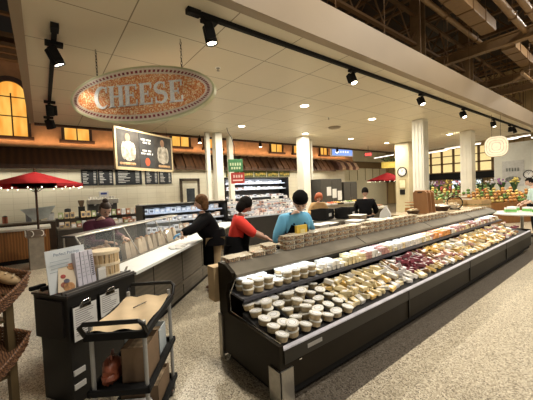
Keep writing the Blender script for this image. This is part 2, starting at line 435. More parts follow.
for x, y, l in ((-4.82,2.69,'nearest to the round track spotlight'),(-6.4,7.6,'farther one before the vent')):
    t = thing('sprinkler', 'small brass ceiling sprinkler, '+l, 'sprinkler', (x, y, cz))
    MB().lathe([(.035,0),(.035,-.01),(.012,-.012),(.012,-.05),(.03,-.052),(.03,-.056)], seg=12).build('head', DSTEEL, t)
    MB().lathe([(.055,0),(.055,-.006)], seg=14).build('rosette', WHITE, t)

def track(axis, x0, x1, fixed, label):
    t = thing('light_track', label, 'light track', (0,0,0))
    if axis == 'Y': MB().bb(fixed-.03, fixed+.03, x0, x1, cz-.055, cz).build('rail', MATTE, t); MB().bb(fixed-.045, fixed+.045, x0-.05, x0+.12, cz-.065, cz).build('end_feed', MATTE, t)
    else: MB().bb(x0, x1, fixed-.03, fixed+.03, cz-.055, cz).build('rail', MATTE, t); MB().bb(x1-.12, x1+.05, fixed-.045, fixed+.045, cz-.065, cz).build('end_feed', MATTE, t)
track('Y', 1.58, 18.6, -3.45, 'long black light track running beside the header beam')
track('X', -10.6, -4.72, .25, 'short black light track at the left edge of the ceiling')
def tracklight(x, y, tgt, label, power, s=1.0, col=(1,.88,.68), ang=62):
    t = thing('track_light', label, 'spotlight', (x, y, cz-.055), 0)
    MB().bb(-.05*s, .05*s, -.09*s, .09*s, -.04*s, 0, .005).tube([(0,0,-.03),(0,0,-.11*s)], .018*s).build('mount', MATTE, t)
    d = (Vector(tgt)-Vector((x, y, cz-.2))).normalized()
    q = d.to_track_quat('-Z', 'Y').to_matrix().to_4x4()
    M = Matrix.Translation((0,0,-.17*s)) @ q
    MB().lathe([(.03*s,.10*s),(.065*s,.09*s),(.068*s,-.10*s),(.058*s,-.10*s),(.055*s,-.06*s)], seg=18, M=M).build('barrel', MATTE, t, True)
    MB().box((.085*s,0,0), (.05*s,.09*s,.17*s), M=M, bev=.005).build('driver_box', MATTE, t)
    MB().lathe([(.054*s,-.07*s),(.054*s,-.085*s)], seg=18, M=M).build('lens', LAMPW, t)
    p = Vector((x, y, cz-.055)) + M @ Vector((0,0,-.13*s))
    spot(p, tgt, power, col, ang)
tnames = ['nearest the camera, high over the left end of the case','second from the near end of the long track','third from the near end of the long track','fourth from the near end of the long track','fifth along the long track above the lantern','first of the close pair near the far end of the track','second of the close pair near the far end of the track']
for (y, tg, p), nm in zip(((1.83,(-3.2,2.3,1.0),55),(4.84,(-2.2,4.6,.5),170),(7.65,(-2.2,7.2,.5),150),(10.39,(-2.2,9.4,.5),130),(13.26,(-3,13,.8),110),(15.3,(-3.6,15.5,.8),100),(15.95,(-2.6,16.3,.8),100)), tnames):
    tracklight(-3.45, y, tg, 'black track spotlight, '+nm, p, 1.15 if y < 3 else 1)
for (x, tg, p), nm in zip(((-5.15,(-5.2,1.5,1.2),14),(-8.3,(-9.6,.4,1.0),120),(-9.9,(-11.2,1.0,1.0),120)), ('largest and nearest on the short left track','middle one on the short left track','farthest one on the short left track')):
    tracklight(x, .25, tg, 'black track spotlight, '+nm, p, 1.2)
for x, y, l in ((-10.9,5.1,'by the thin cream column'),(-10.9,8.1,'by the green hanging sign'),(-10.9,10.6,'by the plain cream column'),(-10.9,13.6,'left of the blue screen')):
    t = thing('spotlight', 'black facade spotlight at the ceiling edge, '+l, 'spotlight', (x, y+.0, cz-.0))
    MB().tube([(0,0,0),(0,0,-.12)], .02).build('stem', MATTE, t)
    MB().lathe([(.05,0),(.07,-.02),(.07,-.2)], c=(0,0,-.1), seg=14).build('barrel', MATTE, t)
    MB().lathe([(.06,-.305),(.06,-.31)], seg=14).build('lens', LAMPW, t)
    spot((x, y, cz-.36), (-12.5, y+.1, 1.5), 60, (1,.8,.5), 90)

# ================================================================== CHEESE SIGN
MOS = speckle('orange_mosaic', [(.60,.20,.06),(.74,.34,.14),(.66,.18,.05),(.85,.66,.42),(.78,.36,.12),(.9,.75,.5),(.60,.18,.06)], 75, .45)
SILV = speckle('silver_mosaic', [(.82,.85,.90),(.68,.72,.82),(.9,.92,.95),(.75,.8,.88),(.88,.9,.93)], 90, .5)
REDT = speckle('dark_red_tile', [(.22,.025,.03),(.30,.04,.05),(.17,.02,.04)], 40, .4)
sg = thing('hanging_sign', 'large oval orange mosaic sign reading CHEESE hung on two chains', 'sign', (-4.68, 1.28, 3.25), math.atan2(.7,.714))
# local: x along sign, z up, faces -y (towards camera) ; a .. half width
def oval(a, b, n=72): return [(a*math.cos(2*PI*k/n), b*math.sin(2*PI*k/n)) for k in range(n)]
def ring(a0, b0, a1, b1, y0, y1, m_, name, dash=False, n=72):
    q = MB(); o0 = oval(a0, b0, n); o1 = oval(a1, b1, n)
    for k in range(n):
        if dash and k % 2: continue
        q.prism([o0[k], o0[(k+1) % n], o1[(k+1) % n], o1[k]], y0, y1, 'Y')
    return q.build(name, m_, sg)
AA, BB_ = 1.16, .415
MB().prism(oval(AA-.02, BB_-.02), -.04, .04, 'Y').build('back_board', mat('sign_edge_green', (.16,.20,.10), .6), sg)
ring(AA, BB_, AA-.028, BB_-.028, -.055, .055, mat('olive_rim', (.50,.50,.30), .4), 'rim')
for s, y0, y1 in ((1, -.052, -.04), (-1, .04, .052)):
    MB().prism(oval(AA-.028, BB_-.028), y0, y1, 'Y').build('border_band', mat('pink_white_tile', (.72,.62,.52), .4, var=.08, scale=40), sg)
    yy = (y0-.004, y0) if s == 1 else (y1, y1+.004)
    ring(AA-.065, BB_-.06, AA-.105, BB_-.097, *yy, REDT, 'border_tiles', True, 190)
    MB().prism(oval(AA-.135, BB_-.125), *( (y0-.006, y0) if s == 1 else (y1, y1+.006)), 'Y').build('mosaic_field', MOS, sg)
def stroke(q, pts, wf, y0, y1):
    """flat stroke along pts whose width follows wf"""
    n_ = len(pts); Lp = []; Rp = []
    for i, p in enumerate(pts):
        p = Vector(p); t_ = Vector(pts[min(i+1, n_-1)])-Vector(pts[max(i-1, 0)]); t_.normalize(); nn = Vector((-t_.y, t_.x)); w_ = wf(i/(n_-1))/2
        Lp.append(p+nn*w_); Rp.append(p-nn*w_)
    for i in range(n_-1): q.prism([tuple(Lp[i]), tuple(Lp[i+1]), tuple(Rp[i+1]), tuple(Rp[i])], y0, y1, 'Y')
def letter(ch, x, h, y0, y1, s=1):
    q = MB(); W = h*.72; st = h*.20; th = h*.085
    def B(x0, x1, z0, z1): q.prism([(x+s*x0, z0), (x+s*x1, z0), (x+s*x1, z1), (x+s*x0, z1)], y0, y1, 'Y')
    hb = h/2
    if ch == 'H':
        for c_ in (-W*.32, W*.32): B(c_-st*.5, c_+st*.5, -hb, hb); B(c_-st*.85, c_+st*.85, -hb, -hb+th*.6); B(c_-st*.85, c_+st*.85, hb-th*.6, hb)
        B(-W*.3, W*.3, -th*.5, th*.5)
    elif ch == 'E':
        c_ = -W*.24; B(c_-st*.5, c_+st*.5, -hb, hb); B(c_-st*.8, c_, -hb, -hb+th*.6); B(c_-st*.8, c_, hb-th*.6, hb)
        B(c_, W*.42, hb-th, hb); B(c_, W*.46, -hb, -hb+th); B(c_, W*.2, -th*.5, th*.5)
        B(W*.32, W*.42, hb-h*.26, hb); B(W*.36, W*.46, -hb, -hb+h*.28); B(W*.13, W*.2, -h*.13, h*.13)
    elif ch == 'C':
        pts = [(x+s*(W*.05+W*.46*math.cos(a)), h*.48*math.sin(a)) for a in [rad(48+264*k/22) for k in range(23)]]
        stroke(q, pts, lambda u: th*.7+(st-th*.7)*math.sin(PI*u)**1.5, y0, y1)
        B(W*.28, W*.38, h*.2, h*.5)
    elif ch == 'S':
        pts = []
        for k in range(13): a = rad(40+230*k/12); pts.append((x+s*W*.34*math.cos(a), h*.24+h*.22*math.sin(a)))
        for k in range(1, 13): a = rad(90-230*k/12); pts.append((x+s*W*.36*math.cos(a), -h*.22+h*.24*math.sin(a)))
        stroke(q, pts, lambda u: th*.8+(st*.95-th*.8)*math.sin(PI*u)**1.5, y0, y1)
        B(W*.22, W*.3, h*.2, h*.48); B(-W*.36, -W*.28, -h*.48, -h*.18)
    return q
for face in (1, -1):
    for i, ch in enumerate('CHEESE'):
        h = .32; x = ((-2.5+i)*.238-.02)*face
        y0, y1 = (-.068, -.056) if face == 1 else (.056, .068)
        letter(ch, x, h, y0, y1, face).build('letter', SILV, sg)
for xx in (-.72, .66):
    top = cz-3.25; zb = BB_*math.sqrt(1-(xx/AA)**2)
    q = MB(); zz = zb
    i = 0
    while zz < top-.02:
        pts = [(xx+(.012*math.cos(a) if i % 2 else 0), (0 if i % 2 else .012*math.cos(a)), zz+.028+.03*math.sin(a)) for a in [2*PI*k/8 for k in range(8)]]
        q.tube(pts, .0045, 5, closed=True); zz += .048; i += 1
    q.build('chain', MATTE, sg)
q = MB()
for xx in (-.72, .66): q.tube([(xx, 0, cz-3.25-.06), (xx, 0, cz-3.25)], .008, 6)
q.build('ceiling_hook', CHROME, sg)
spot((-3.7, .5, 3.6), (-4.75, 1.2, 3.2), 3, (1,.85,.6), 80)

# ================================================================== HANGING PHOTO BOARD
P0 = Vector((-9.0,1.65,0)); P1 = Vector((-10.2,3.70,0)); dv = (P1-P0); an = math.atan2(dv.y, dv.x)
bd = thing('hanging_board', 'large hanging photo board showing people in white shirts', 'sign board', ((P0.x+P1.x)/2, (P0.y+P1.y)/2, 3.09), an)
Wb = dv.length
# local -y ... choose the face that looks to the camera (+y or -y)
sgn = 1 if (Matrix.Rotation(an,3,'Z') @ Vector((0,1,0))).dot(Vector((0,0,0))-P0) > 0 else -1
def fy(a, b_): return (sgn*a, sgn*b_)
FRM = mat('pale_wood_frame', (.52,.42,.24), .6, var=.1)
q = MB().bb(-Wb/2, Wb/2, -.03, .03, .55, .60).bb(-Wb/2, Wb/2, -.03, .03, -.60, -.52).bb(-Wb/2, -Wb/2+.06, -.03, .03, -.6, .6).bb(Wb/2-.06, Wb/2, -.03, .03, -.6, .6); q.build('frame', FRM, bd)
MB().bb(-Wb/2+.05, Wb/2-.05, -.02, .02, -.55, .57).build('panel', mat('dark_photo_ground', (.04,.035,.03), .7, var=.6, scale=3), bd)
def fig(q, x, sc_):
    y = sgn*.026
    for dx, z, rx, rz in ((0,-.05,.22,.30),(-.16,-.05,.10,.26),(.16,-.05,.10,.26)):
        q.prism([(x+dx+rx*math.cos(2*PI*k/16), z+rz*math.sin(2*PI*k/16)) for k in range(16)], sgn*.02, y, 'Y')
xs = -1 if sgn == 1 else 1
# picture left and right as the camera sees it
lft = -Wb*.32 if True else 0
if sgn == 1: lft = Wb*.32
flip = -1
for x_ in (-Wb*.30, Wb*.30):
    q = MB(); fig(q, x_, 1); q.build('white_shirt_picture', mat('shirt_print', (.42,.38,.31), .8, var=.45, scale=9), bd)
for x in (-Wb*.31, Wb*.29): MB().prism([(x+.085*math.cos(2*PI*k/14), .34+.12*math.sin(2*PI*k/14)) for k in range(14)], sgn*.02, sgn*.028, 'Y').build('face_picture', mat('face_print', (.30,.17,.10), .8, var=.3), bd)
MB().bb(-Wb*.13, Wb*.13, sgn*.02, sgn*.034, -.50, .53).build('text_panel', mat('charcoal_print', (.035,.035,.035), .7), bd)
q = MB()
for i, (z, wd) in enumerate(((.36,.24),(.27,.17),(.02,.2),(-.07,.26),)):
    nx = int(wd*2/.045); 
    for k in range(nx):
        if k % 5 == 4: continue
        x = -wd+(k+.5)*.045*1.0
        if abs(x) < Wb*.12: q.bb(x-.016, x+.016, sgn*.034, sgn*.037, z-.026, z+.026)
q.build('lettering', PAPER, bd)
MB().prism([(.10*math.cos(2*PI*k/14), -.32+.13*math.sin(2*PI*k/14)) for k in range(14)], sgn*.034, sgn*.038, 'Y').build('red_emblem', mat('red_print', (.45,.08,.03), .7), bd)
q = MB()
for k in range(9): x = -Wb*.42+k*.06; q.ball((x, sgn*.022, -.42), (.05,.008,.04), 8); q.ball((-x, sgn*.022, -.42), (.05,.008,.04), 8)
q.build('food_picture', mat('food_print', (.45,.28,.14), .8, var=.4, scale=14), bd)
q = MB()
for x in (-Wb*.4, Wb*.4): q.tube([(x,0,.6),(x,0,cz-3.09)], .005, 5)
q.build('wire', MATTE, bd)

# ================================================================== MENU BOARDS (black, white writing)
for i, (a, b_) in enumerate(((1.22,2.32),(2.40,3.42),(3.55,4.10),(4.14,4.70),(-.1,.35))):
    if i == 4: continue
    for s in ((0,1) if i == 0 else (0,)):
        if i == 0: y0, y1 = (a, (a+b_)/2-.01) if s == 0 else ((a+b_)/2+.01, b_)
        else: y0, y1 = a, b_
        nm = ['leftmost','second from the left','third from the left','fourth from the left','rightmost'][i+s if i == 0 else i+1]
        t = thing('menu_board', 'black wall menu board with white writing, '+nm, 'menu board', (-13.2, (y0+y1)/2, 2.5), PI/2)
        h = .31; w_ = (y1-y0)/2
        MB().bb(-w_, w_, -.04, 0, -h, h, .006).build('panel', mat('menu_black', (.018,.022,.028), .6), t)
        q = MB()
        for r in range(8):
            z = h*.72-r*.062
            q.bb(-w_*.8, -w_*.8+R.uniform(.4,.9)*w_, -.043, -.04, z-.012, z+.012); q.bb(w_*.5, w_*.8, -.043, -.04, z-.012, z+.012)
        q.build('writing', PAPER, t)
# door in back wall
t = thing('door_1', None, None, (-13.2, 5.55, 0)); t['kind'] = 'structure'
MB().bb(0,.05,-.38,.38,0,2.3).build('door_leaf', CREAM, t)
q = MB().bb(0,.09,-.48,-.38,0,2.42).bb(0,.09,.38,.48,0,2.42).bb(0,.09,-.48,.48,2.3,2.42); q.build('door_frame', mat('dark_door_frame', (.07,.05,.03), .5), t)
MB().bb(.04,.06,-.18,.22,1.3,1.95).build('door_window', mat('dark_glass', (.05,.06,.07), .2), t)
MB().tube([(.1,-.3,1.0),(.1,-.2,1.0)], .015).build('door_handle', CHROME, t)
area((-12.9, 4, 2.85), (0, rad(-25), 0), .15, 120, (1,.92,.76), sy=22)

# ================================================================== THE BIG CHEESE CASE
Y0, Y1, XF, XB = 1.46, 9.5, -1.77, -2.74
cs = thing('refrigerated_case', 'long dark open cheese case with steel corner guards', 'refrigerated case', ((XF+XB)/2, (Y0+Y1)/2, 0))
off = Vector(((XF+XB)/2, (Y0+Y1)/2, 0))
class MO(MB):
    def build(s, name, m, parent=None, **k):
        bmesh.ops.translate(s.b, vec=-off, verts=s.b.verts); return MB.build(s, name, m, parent, **k)
endprof = [(XF+.0,.10),(XF+.0,.50),(-2.58,.53),(-2.60,.72),(-2.55,.83),(-2.47,.90),(-2.46,.95),(-2.60,1.015),(XB,1.015),(XB,.10)]
MO().prism(endprof, Y0-.04, Y0, 'Y').build('end_panel', BRONZE, cs)
MO().prism(endprof, Y1, Y1+.04, 'Y').build('end_panel', BRONZE, cs)
MO().prism([(XF,.12),(XF,.35),(XF-.012,.36),(XF-.012,.365),(XF-.09,.42),(XF-.09,.12)], Y0, Y1, 'Y').build('front_panel', BRONZE, cs)
MO().bb(XF-.05, XF+.012, Y0, Y1, .345, .46, .004).build('front_bumper', mat('dark_bumper', (.012,.0095,.006), .45, var=.2, scale=3), cs)
MO().prism([(XF-.005,.46),(XF+.008,.46),(XF+.006,.470),(XF-.022,.480),(XF-.06,.455)], Y0, Y1, 'Y').build('price_rail', mat('pale_rail', (.62,.62,.70), .3, .3), cs)
MO().bb(XF-.14, XB+.06, Y0+.03, Y1, 0, .12).build('toe_kick', MATTE, cs)
MO().bb(XF-.10, XF-.02, Y0+.02, Y1, .05, .12).build('vent_grille', MATTE, cs)
MO().bb(-2.64, XB, Y0, Y1, .12, .985).build('back_panel', BRONZE, cs)
MO().prism([(XF-.05,.40),(-2.36,.54),(-2.36,.580),(XF-.05,.445)], Y0, Y1, 'Y').build('deck', mat('deck_dark', (.03,.03,.032), .4), cs)
MO().prism([(-2.33,.695),(-2.33,.715),(-2.62,.735),(-2.62,.715)], Y0, Y1, 'Y').build('shelf', mat('shelf_grey', (.14,.14,.15), .4), cs)
MO().bb(-2.342, -2.325, Y0, Y1, .688, .720).build('shelf_price_strip', mat('strip_violet_grey', (.06,.06,.075), .4), cs)
MO().prism([(-2.47,.900),(-2.455,.905),(-2.60,.985),(XB-.02,.985),(XB-.02,1.01),(-2.60,1.01),(-2.44,.930),(-2.44,.900)], Y0, Y1, 'Y').build('canopy_top', DSTEEL, cs)
for yy in (3.6, 5.7, 7.7): MO().prism([(-2.44,.930),(-2.60,1.010),(-2.60,1.014),(-2.44,.934)], yy, yy+.012, 'Y').build('canopy_joint', BLACK, cs)
MO().tube([(-2.53,Y0+.05,.925),(-2.53,Y1-.05,.925)], .009, 8).build('lamp_tube', LED, cs)
for yy in (3.45, 5.45, 7.45): MO().bb(XF-.0, XF+.016, yy-.006, yy+.006, .12, .46).build('panel_joint', BLACK, cs)
MO().bb(XF+.008, XF+.014, 1.72, 1.90, .39, .425).build('rating_label', mat('grey_label', (.35,.34,.32), .5), cs)
MO().bb(XF+.001, XF+.012, 1.62, 1.65, .325, .335).build('drain_button', CHROME, cs)
q = MO().bb(XF-.01, XF+.012, Y0-.055, Y0+.09, .02, .30).bb(XF-.13, XF+.012, Y0-.058, Y0-.04, .02, .30); q.build('corner_guard', STEEL, cs)
q = MO().bb(XB-.015, XB+.06, Y0-.058, Y0-.04, .02, .48).bb(XB-.02, XB, Y0-.05, Y0+.08, .02, .48); q.build('corner_guard', STEEL, cs)
MO().tube([(XF-.02,Y0-.01,.505),(-2.56,Y0-.01,.54),(-2.57,Y0-.01,.70),(-2.44,Y0-.01,.90)], .007, 6).build('end_glass_trim', CHROME, cs)
area((-2.455, (Y0+Y1)/2, .893), (0, rad(38), 0), .03, 11, (.86,.92,1.0), sy=Y1-Y0-.2)

def deckz(x): return .445 + (XF-.07-x)*.26
DIV = MATTE
dys = [1.6, 1.745, 2.03, 2.175, 2.325, 2.475]
for i, y in enumerate(dys[1:]):
    tag(MB().prism([(-1.87,.46),(-2.33,.575),(-2.33,.625),(-1.87,.52)], y-.012, y+.012, 'Y').build('deck_divider', MATTE), 'black deck divider between tub rows, %s from the near end' % ORD[i], 'divider', 'black dividers between the rows of tubs')

# ---- tub prototype
LIDC = mat('tub_lid', (.80,.78,.70), .35, var=.05, objvar=.12)
CUPC = mat('tub_cup', (.40,.31,.17), .3, var=.25, scale=30, objvar=.3)
LBL = mat('tub_label', (.84,.85,.86), .5, var=.05, objvar=.08)
LBL2 = mat('tub_ring_print', (.22,.20,.15), .6)
def mk_tub():
    t = thing('cheese_tub', 'x', 'tub')
    MB().lathe([(.045,0),(.049,.003),(.056,.050)], seg=18).build('cup', CUPC, t, True)
    MB().lathe([(.0595,.048),(.0605,.052),(.0605,.058),(.056,.061),(.052,.0595)], seg=20).build('lid', LIDC, t, True)
    q = MB(); q.lathe([(.042,.0600),(.042,.0606)], seg=20); q.build('label', LBL, t)
    MB().tube([(.033*math.cos(a), .033*math.sin(a), .0606) for a in [2*PI*k/16 for k in range(16)]], .0012, 4, closed=True).build('printed_ring', LBL2, t)
    return Kind(t)
TUB = mk_tub()
seen = 0
rows = [(Y0+.070, 5), (Y0+.195, 5), (1.815, 5), (1.945, 5), (2.105, 5), (2.25,5), (2.40,5)]
for ri, (y, nn) in enumerate(rows):
    for k in range(nn):
        x = -1.92 - k*.108*.74*1.0 if nn >= 7 else -1.92 - k*.09
        x = -1.875 - k*.118
        lay = 1
        if ri in (1,3): lay = 2 if k % 3 == 0 else 1
        if ri < 5 and R.random() < .14: lay = 2
        for l in range(lay):
            zz = deckz(x)+.020 + l*.064
            TUB.put((x+R.uniform(-.006,.006), y+R.uniform(-.006,.006), zz), (rad(R.uniform(-2,2)), rad(9), R.uniform(0,6)),
                    '%s round deck tub from the aisle, %s row from the near end%s' % (ORD[k], ORD[ri], ', stacked' if l else ''), 'round tubs on the deck of the cheese case')
for k in range(8):
    y = Y0+.10+k*.127
    for l in range(2 if k not in (3, 9) else 1):
        for c_ in range(2):
            TUB.put((-2.40-c_*.125, y+R.uniform(-.002,.002), .730+.008*c_+l*.063), (0, 0, R.uniform(0,6)),
                '%s tub from the near end of the upper shelf, %s%s' % (ORD[k], 'back row' if c_ else 'front row', ', stacked' if l else ''), 'round tubs on the upper shelf of the cheese case')
# ---- wedges
def wedge_mesh(L_, W_, H_):
    b_ = bmesh.new()
    mb = MB(); mb.b.free(); mb.b = b_
    mb.prism([(-L_/2,-W_*.12),(-L_/2,W_*.12),(L_/2,W_/2),(L_/2,-W_/2)], 0, H_, 'Z')
    bmesh.ops.bevel(b_, geom=list(b_.edges), offset=.003, segments=1, affect='EDGES')
    return mb
def block_mesh(L_, W_, H_): return MB().bb(-L_/2, L_/2, -W_/2, W_/2, 0, H_, .004)
CHC = {}
def cheese_kind(name, shape, col, dims, lab=True):
    t = thing(name, 'x', 'cheese')
    m_ = mat('cheese_'+name+str(len(CHC)), col, .30, var=.10, scale=25, objvar=.22)
    CHC[len(CHC)] = 1
    (wedge_mesh(*dims) if shape == 'w' else block_mesh(*dims)).build('cheese', m_, t)
    if lab:
        z = dims[2]
        MB().bb(-dims[0]*.05, dims[0]*.36, -dims[1]*.24, dims[1]*.24, z, z+.0012).build('price_label', LBL, t)
    return Kind(t)
palette = {
 'cream': ((.72,.60,.34), 'pale yellow'), 'white': ((.74,.71,.64), 'white'), 'yellow': ((.74,.50,.16), 'golden yellow'), 'purple': ((.22,.05,.07), 'dark red waxed'),
 'pink': ((.52,.28,.24), 'pink'), 'brown': ((.32,.17,.07), 'brown rinded'), 'grey': ((.46,.43,.42), 'grey white'), 'orange': ((.66,.28,.07), 'orange')}
KS = {}
for nm, (c_, d_) in palette.items():
    KS[nm] = [cheese_kind('cheese_wedge', 'w', c_, (.135,.095,.042)), cheese_kind('cheese_block', 'b', c_, (.105,.062,.045))]
zones = [(2.50, 3.4, ['cream']*7+['white']+['yellow'], 'just past the tubs'), (3.4, 4.0, ['white']*3+['grey']*2+['cream']*3+['brown'], 'before the dark red heap'),
         (4.0, 4.75, ['purple']*8+['pink'], 'in the dark red heap'), (4.75, 5.5, ['yellow']*3+['brown']*2+['purple','pink','cream','white'], 'just past the dark red heap'),
         (5.5, 6.5, ['cream']*4+['yellow']*2+['white']*2+['grey','pink'], 'at three fifths of the case'), (6.5, 7.8, ['cream']*4+['yellow']*4+['white','brown'], 'in the golden far heap'),
         (7.8, 9.35, ['brown','pink','grey','cream','white','purple','yellow','brown'], 'at the far end')]
cnt = 0
for a, b_, cols, where in zones:
    y = a
    while y < b_-.02:
        for k in range(5):
            if cnt > 330: break
            x = -1.92 - k*.098 + R.uniform(-.012,.012)
            cn = R.choice(cols)
            if a == 4.0 and k == 0: cn = R.choice(['yellow','brown','cream'])
            if a == 4.0 and k == 4: cn = R.choice(['white','grey'])
            K_ = KS[cn][R.random() < .45]
            tl = R.uniform(-22, 22)
            K_.put((x, y+R.uniform(-.012,.012), deckz(x)+.022+R.uniform(0,.012)), (rad(tl*.6), rad(18+R.uniform(-16,10)), R.uniform(-.5,.5)+(PI if R.random() < .4 else 0)),
                   '%s wrapped cheese %s, %s row from the aisle' % (palette[cn][1], where, ORD[k]), '%s cheeses %s, %s row from the aisle' % (palette[cn][1], where, ORD[k]))
            cnt += 1
        y += .098
# upper layer of the heaps, lying on the pieces below
for a, b_, cols, where in zones:
    y = a+.08
    while y < b_-.06:
        for k in range(3):
            if R.random() < .62:
                x = -2.0-k*.12+R.uniform(-.02,.02); cn = R.choice(cols)
                K_ = KS[cn][R.random() < .35]
                K_.put((x, y, deckz(x)+.075+R.uniform(0,.012)), (rad(R.uniform(-18,18)), rad(15+R.uniform(-16,14)), R.uniform(0,6.28)),
                       '%s wrapped cheese piled on top %s' % (palette[cn][1], where), '%s cheeses on top %s' % (palette[cn][1], where))
        y += .125
sz = [(2.56, 3.5, ['cream','cream','white'], 'past the tubs'), (3.5, 4.1, ['pink','white','pink'], 'in the pink stretch'), (4.1, 5.5, ['white','cream','white'], 'before the orange stretch'),
      (5.5, 6.3, ['orange','pink','orange'], 'in the orange stretch'), (6.3, 9.35, ['white','cream','pink','brown'], 'at the far end')]
PK = {nm: cheese_kind('cheese_pack', 'b', palette[nm][0], (.105,.062,.045)) for nm in ('cream','white','pink','orange','brown')}
def packput(nm, loc, rot, where, c_, up):
    l_ = '%s cheese pack on the upper shelf %s, %s%s' % (palette[nm][1], where, 'back row' if c_ else 'front row', ', upper layer' if up else '')
    PK[nm].put(loc, rot, l_, l_.replace('pack on', 'packs on'))
for a, b_, cols, where in sz:
    y = a
    while y < b_-.02:
        cn = R.choice(cols)
        for c_ in range(2):
            packput(cn, (-2.40-c_*.12, y, .732+.008*c_), (0, 0, R.uniform(-.08,.08)), where, c_, 0)
            if R.random() < .7: packput(cn, (-2.40-c_*.12, y, .780+.008*c_), (rad(R.uniform(-5,5)), 0, R.uniform(-.25,.25)), where, c_, 1)
        y += .080
# ---- clear boxes of crackers on top of the case
CRK = speckle('crackers', [(.50,.27,.11),(.75,.56,.32),(.26,.11,.04),(.86,.78,.60),(.36,.17,.06),(.12,.05,.02)], 70, .6)
t = thing('cracker_box', 'x', 'food box')
q = MB()
for i in range(5):
    for j in range(2):
        q.box((-.035+.07*j, -.056+.028*i, .028), (.062,.010,.042), rot=(rad(R.uniform(-14,14)), rad(R.uniform(-8,8)), 0))
q.build('crackers', CRK, t)
MB().bb(-.075,.075,-.072,.072,.001,.056,.008).build('clear_shell', PLASTIC, t)
MB().bb(-.078,.078,-.075,.075,.048,.052).build('lid_rim', mat('frost_rim', (.75,.68,.52), .3, alpha=.5), t)
CB = Kind(t)
runs = [(1.46, 2.05, 1, 'at the near end'), (1.78, 2.08, 2, 'x'), (2.25, 3.3, 3, 'by the person in blue'), (3.3, 5.45, 3, 'in the middle'), (5.6, 6.9, 2, 'past the middle joint'), (7.1, 9.3, 1, 'at the far end')]
runs = [(1.46, 1.80, 1, 'at the near end'), (1.80, 2.12, 2, 'before the gap')] + runs[2:]
for a, b_, hh, where in runs:
    y = a+.08; i = 0
    while y < b_:
        nl = hh if R.random() < .8 else max(1, hh-1)
        for l in range(nl):
            CB.put((-2.668, y, 1.012+l*.0585), (rad(R.uniform(-4,4)), rad(R.uniform(-4,4)), R.uniform(-.10,.10)), 'cracker box on the case top %s, %s stack, %s layer' % (where, ORD[min(i,19)], ORD[l]), 'cracker boxes on top of the case %s' % where)
        y += .155; i += 1

# tan board standing behind the case end
t = thing('paper_bag', 'tan paper bag standing at the left end of the cheese case', 'paper bag', (-2.84, 1.42, 0))
tb = MB().prism([(-.05,-.05),(.095,-.05),(.095,.07),(-.05,.07)], .60, .96, 'Z').build('bag_body', mat('tan_paper', (.50,.36,.20), .75, var=.15, scale=6), t)
MB().tube([(.09,.05,.94),(.10,.05,1.0),(.105,.05,1.0)], .006, 6).build('hook', MATTE, t)


# ================================================================== LEFT SERVICE COUNTER (45 degrees)
DV = Vector((-.7071,.7071,0)); NV = Vector((.7071,.7071,0))
def DN(d, n_, z=0): return DV*d + NV*n_ + Vector((0,0,z))
RZ = math.atan2(.7071, -.7071)      # local x = D, local y = -N
LAM = planks('laminate_grain', (.055,.045,.03), (.085,.07,.05), 5, 'Z', .45)
t = thing('service_counter', 'long narrow white cutting counter with grey wood front', 'counter', DN(2.98, -2.1), RZ)
MB().bb(0, 4.85, -.22, .22, .865, .905, .006).build('worktop', mat('white_board', (.78,.82,.80), .35, var=.03), t)
MB().bb(.02, 4.85, -.08, .20, .10, .865).build('front_panel', LAM, t)
MB().bb(.02, 4.85, -.02, .18, 0, .10).build('kick', MATTE, t)
q = MB()
for k in range(5): MB().bb(.9*k+.6, .9*k+.612, -.086, -.08, .12, .86).build('panel_seam', BLACK, t)
MB().bb(0, 4.85, -.10, -.078, .28, .33).build('bumper_rail', mat('laminate_dark', (.07,.055,.035), .4), t)
t = thing('deli_case', 'glass fronted deli case with paper bags behind the white counter', 'display case', DN(2.98, -2.34), RZ)
MB().prism([(0,0),(.50,0),(.50,.98),(.28,.98),(.28,.82),(0,.82)], 0, 2.67, 'X').build('body', BRONZE, t)
MB().prism([(.02,.90),(.27,1.30),(.285,1.30),(.035,.90)], 0, 2.67, 'X').build('front_glass', GLASS, t)
MB().bb(0, 2.67, .0, .04, .86, .905).build('glass_channel', DSTEEL, t)
MB().bb(0, 2.67, .26, .44, 1.29, 1.315).build('top_shelf', mat('smoky_shelf', (.04,.036,.03), .3), t)
MB().tube([(0,.265,1.305),(2.67,.265,1.305)], .012, 8).build('top_rail', STEEL, t)
q = MB()
for x in (.02, .90, 1.78, 2.65): MB().tube([(x,.03,.9),(x,.27,1.3)], .008, 6).build('glass_post', STEEL, t); MB().tube([(x,.42,.98),(x,.42,1.3)], .010, 6).build('glass_post', STEEL, t)
BAGM = mat('bread_bag_paper', (.52,.42,.30), .7, var=.12, scale=9, objvar=.2); BAGW = mat('bread_bag_white', (.66,.66,.60), .5, var=.1, objvar=.1); BRD = mat('bread_crust', (.34,.17,.07), .7, var=.3)
bt = thing('paper_bag', 'x', 'paper bag')
MB().prism([(-.06,0),(.06,0),(.05,.20),(.03,.27),(-.03,.27),(-.05,.20)], -.035, .035, 'Y').build('bag', BAGM, bt)
MB().ball((0,0,.265), (.035,.03,.03), 10).build('loaf_end', BRD, bt)
BG = Kind(bt)
for i in range(11):
    BG.put(DN(3.75+i*.15, -2.34-.14-.02*(i % 2), .822), (rad(-10), rad(R.uniform(-8,8)), RZ), 'upright bread bag in the glass case, %s from the left' % ORD[i], 'bread bags standing in the glass deli case')
t = thing('deli_tray', 'dark tray of wrapped rolls in the glass case by the wooden basket', 'tray', DN(3.42, -2.54, .985), RZ)
MB().bb(-.3,.3,.10,.28,0,.03,.005).build('tray', BLACK, t)
q = MB()
for i in range(5): q.ball((-.22+i*.11,.19,.07), (.05,.075,.05), 10)
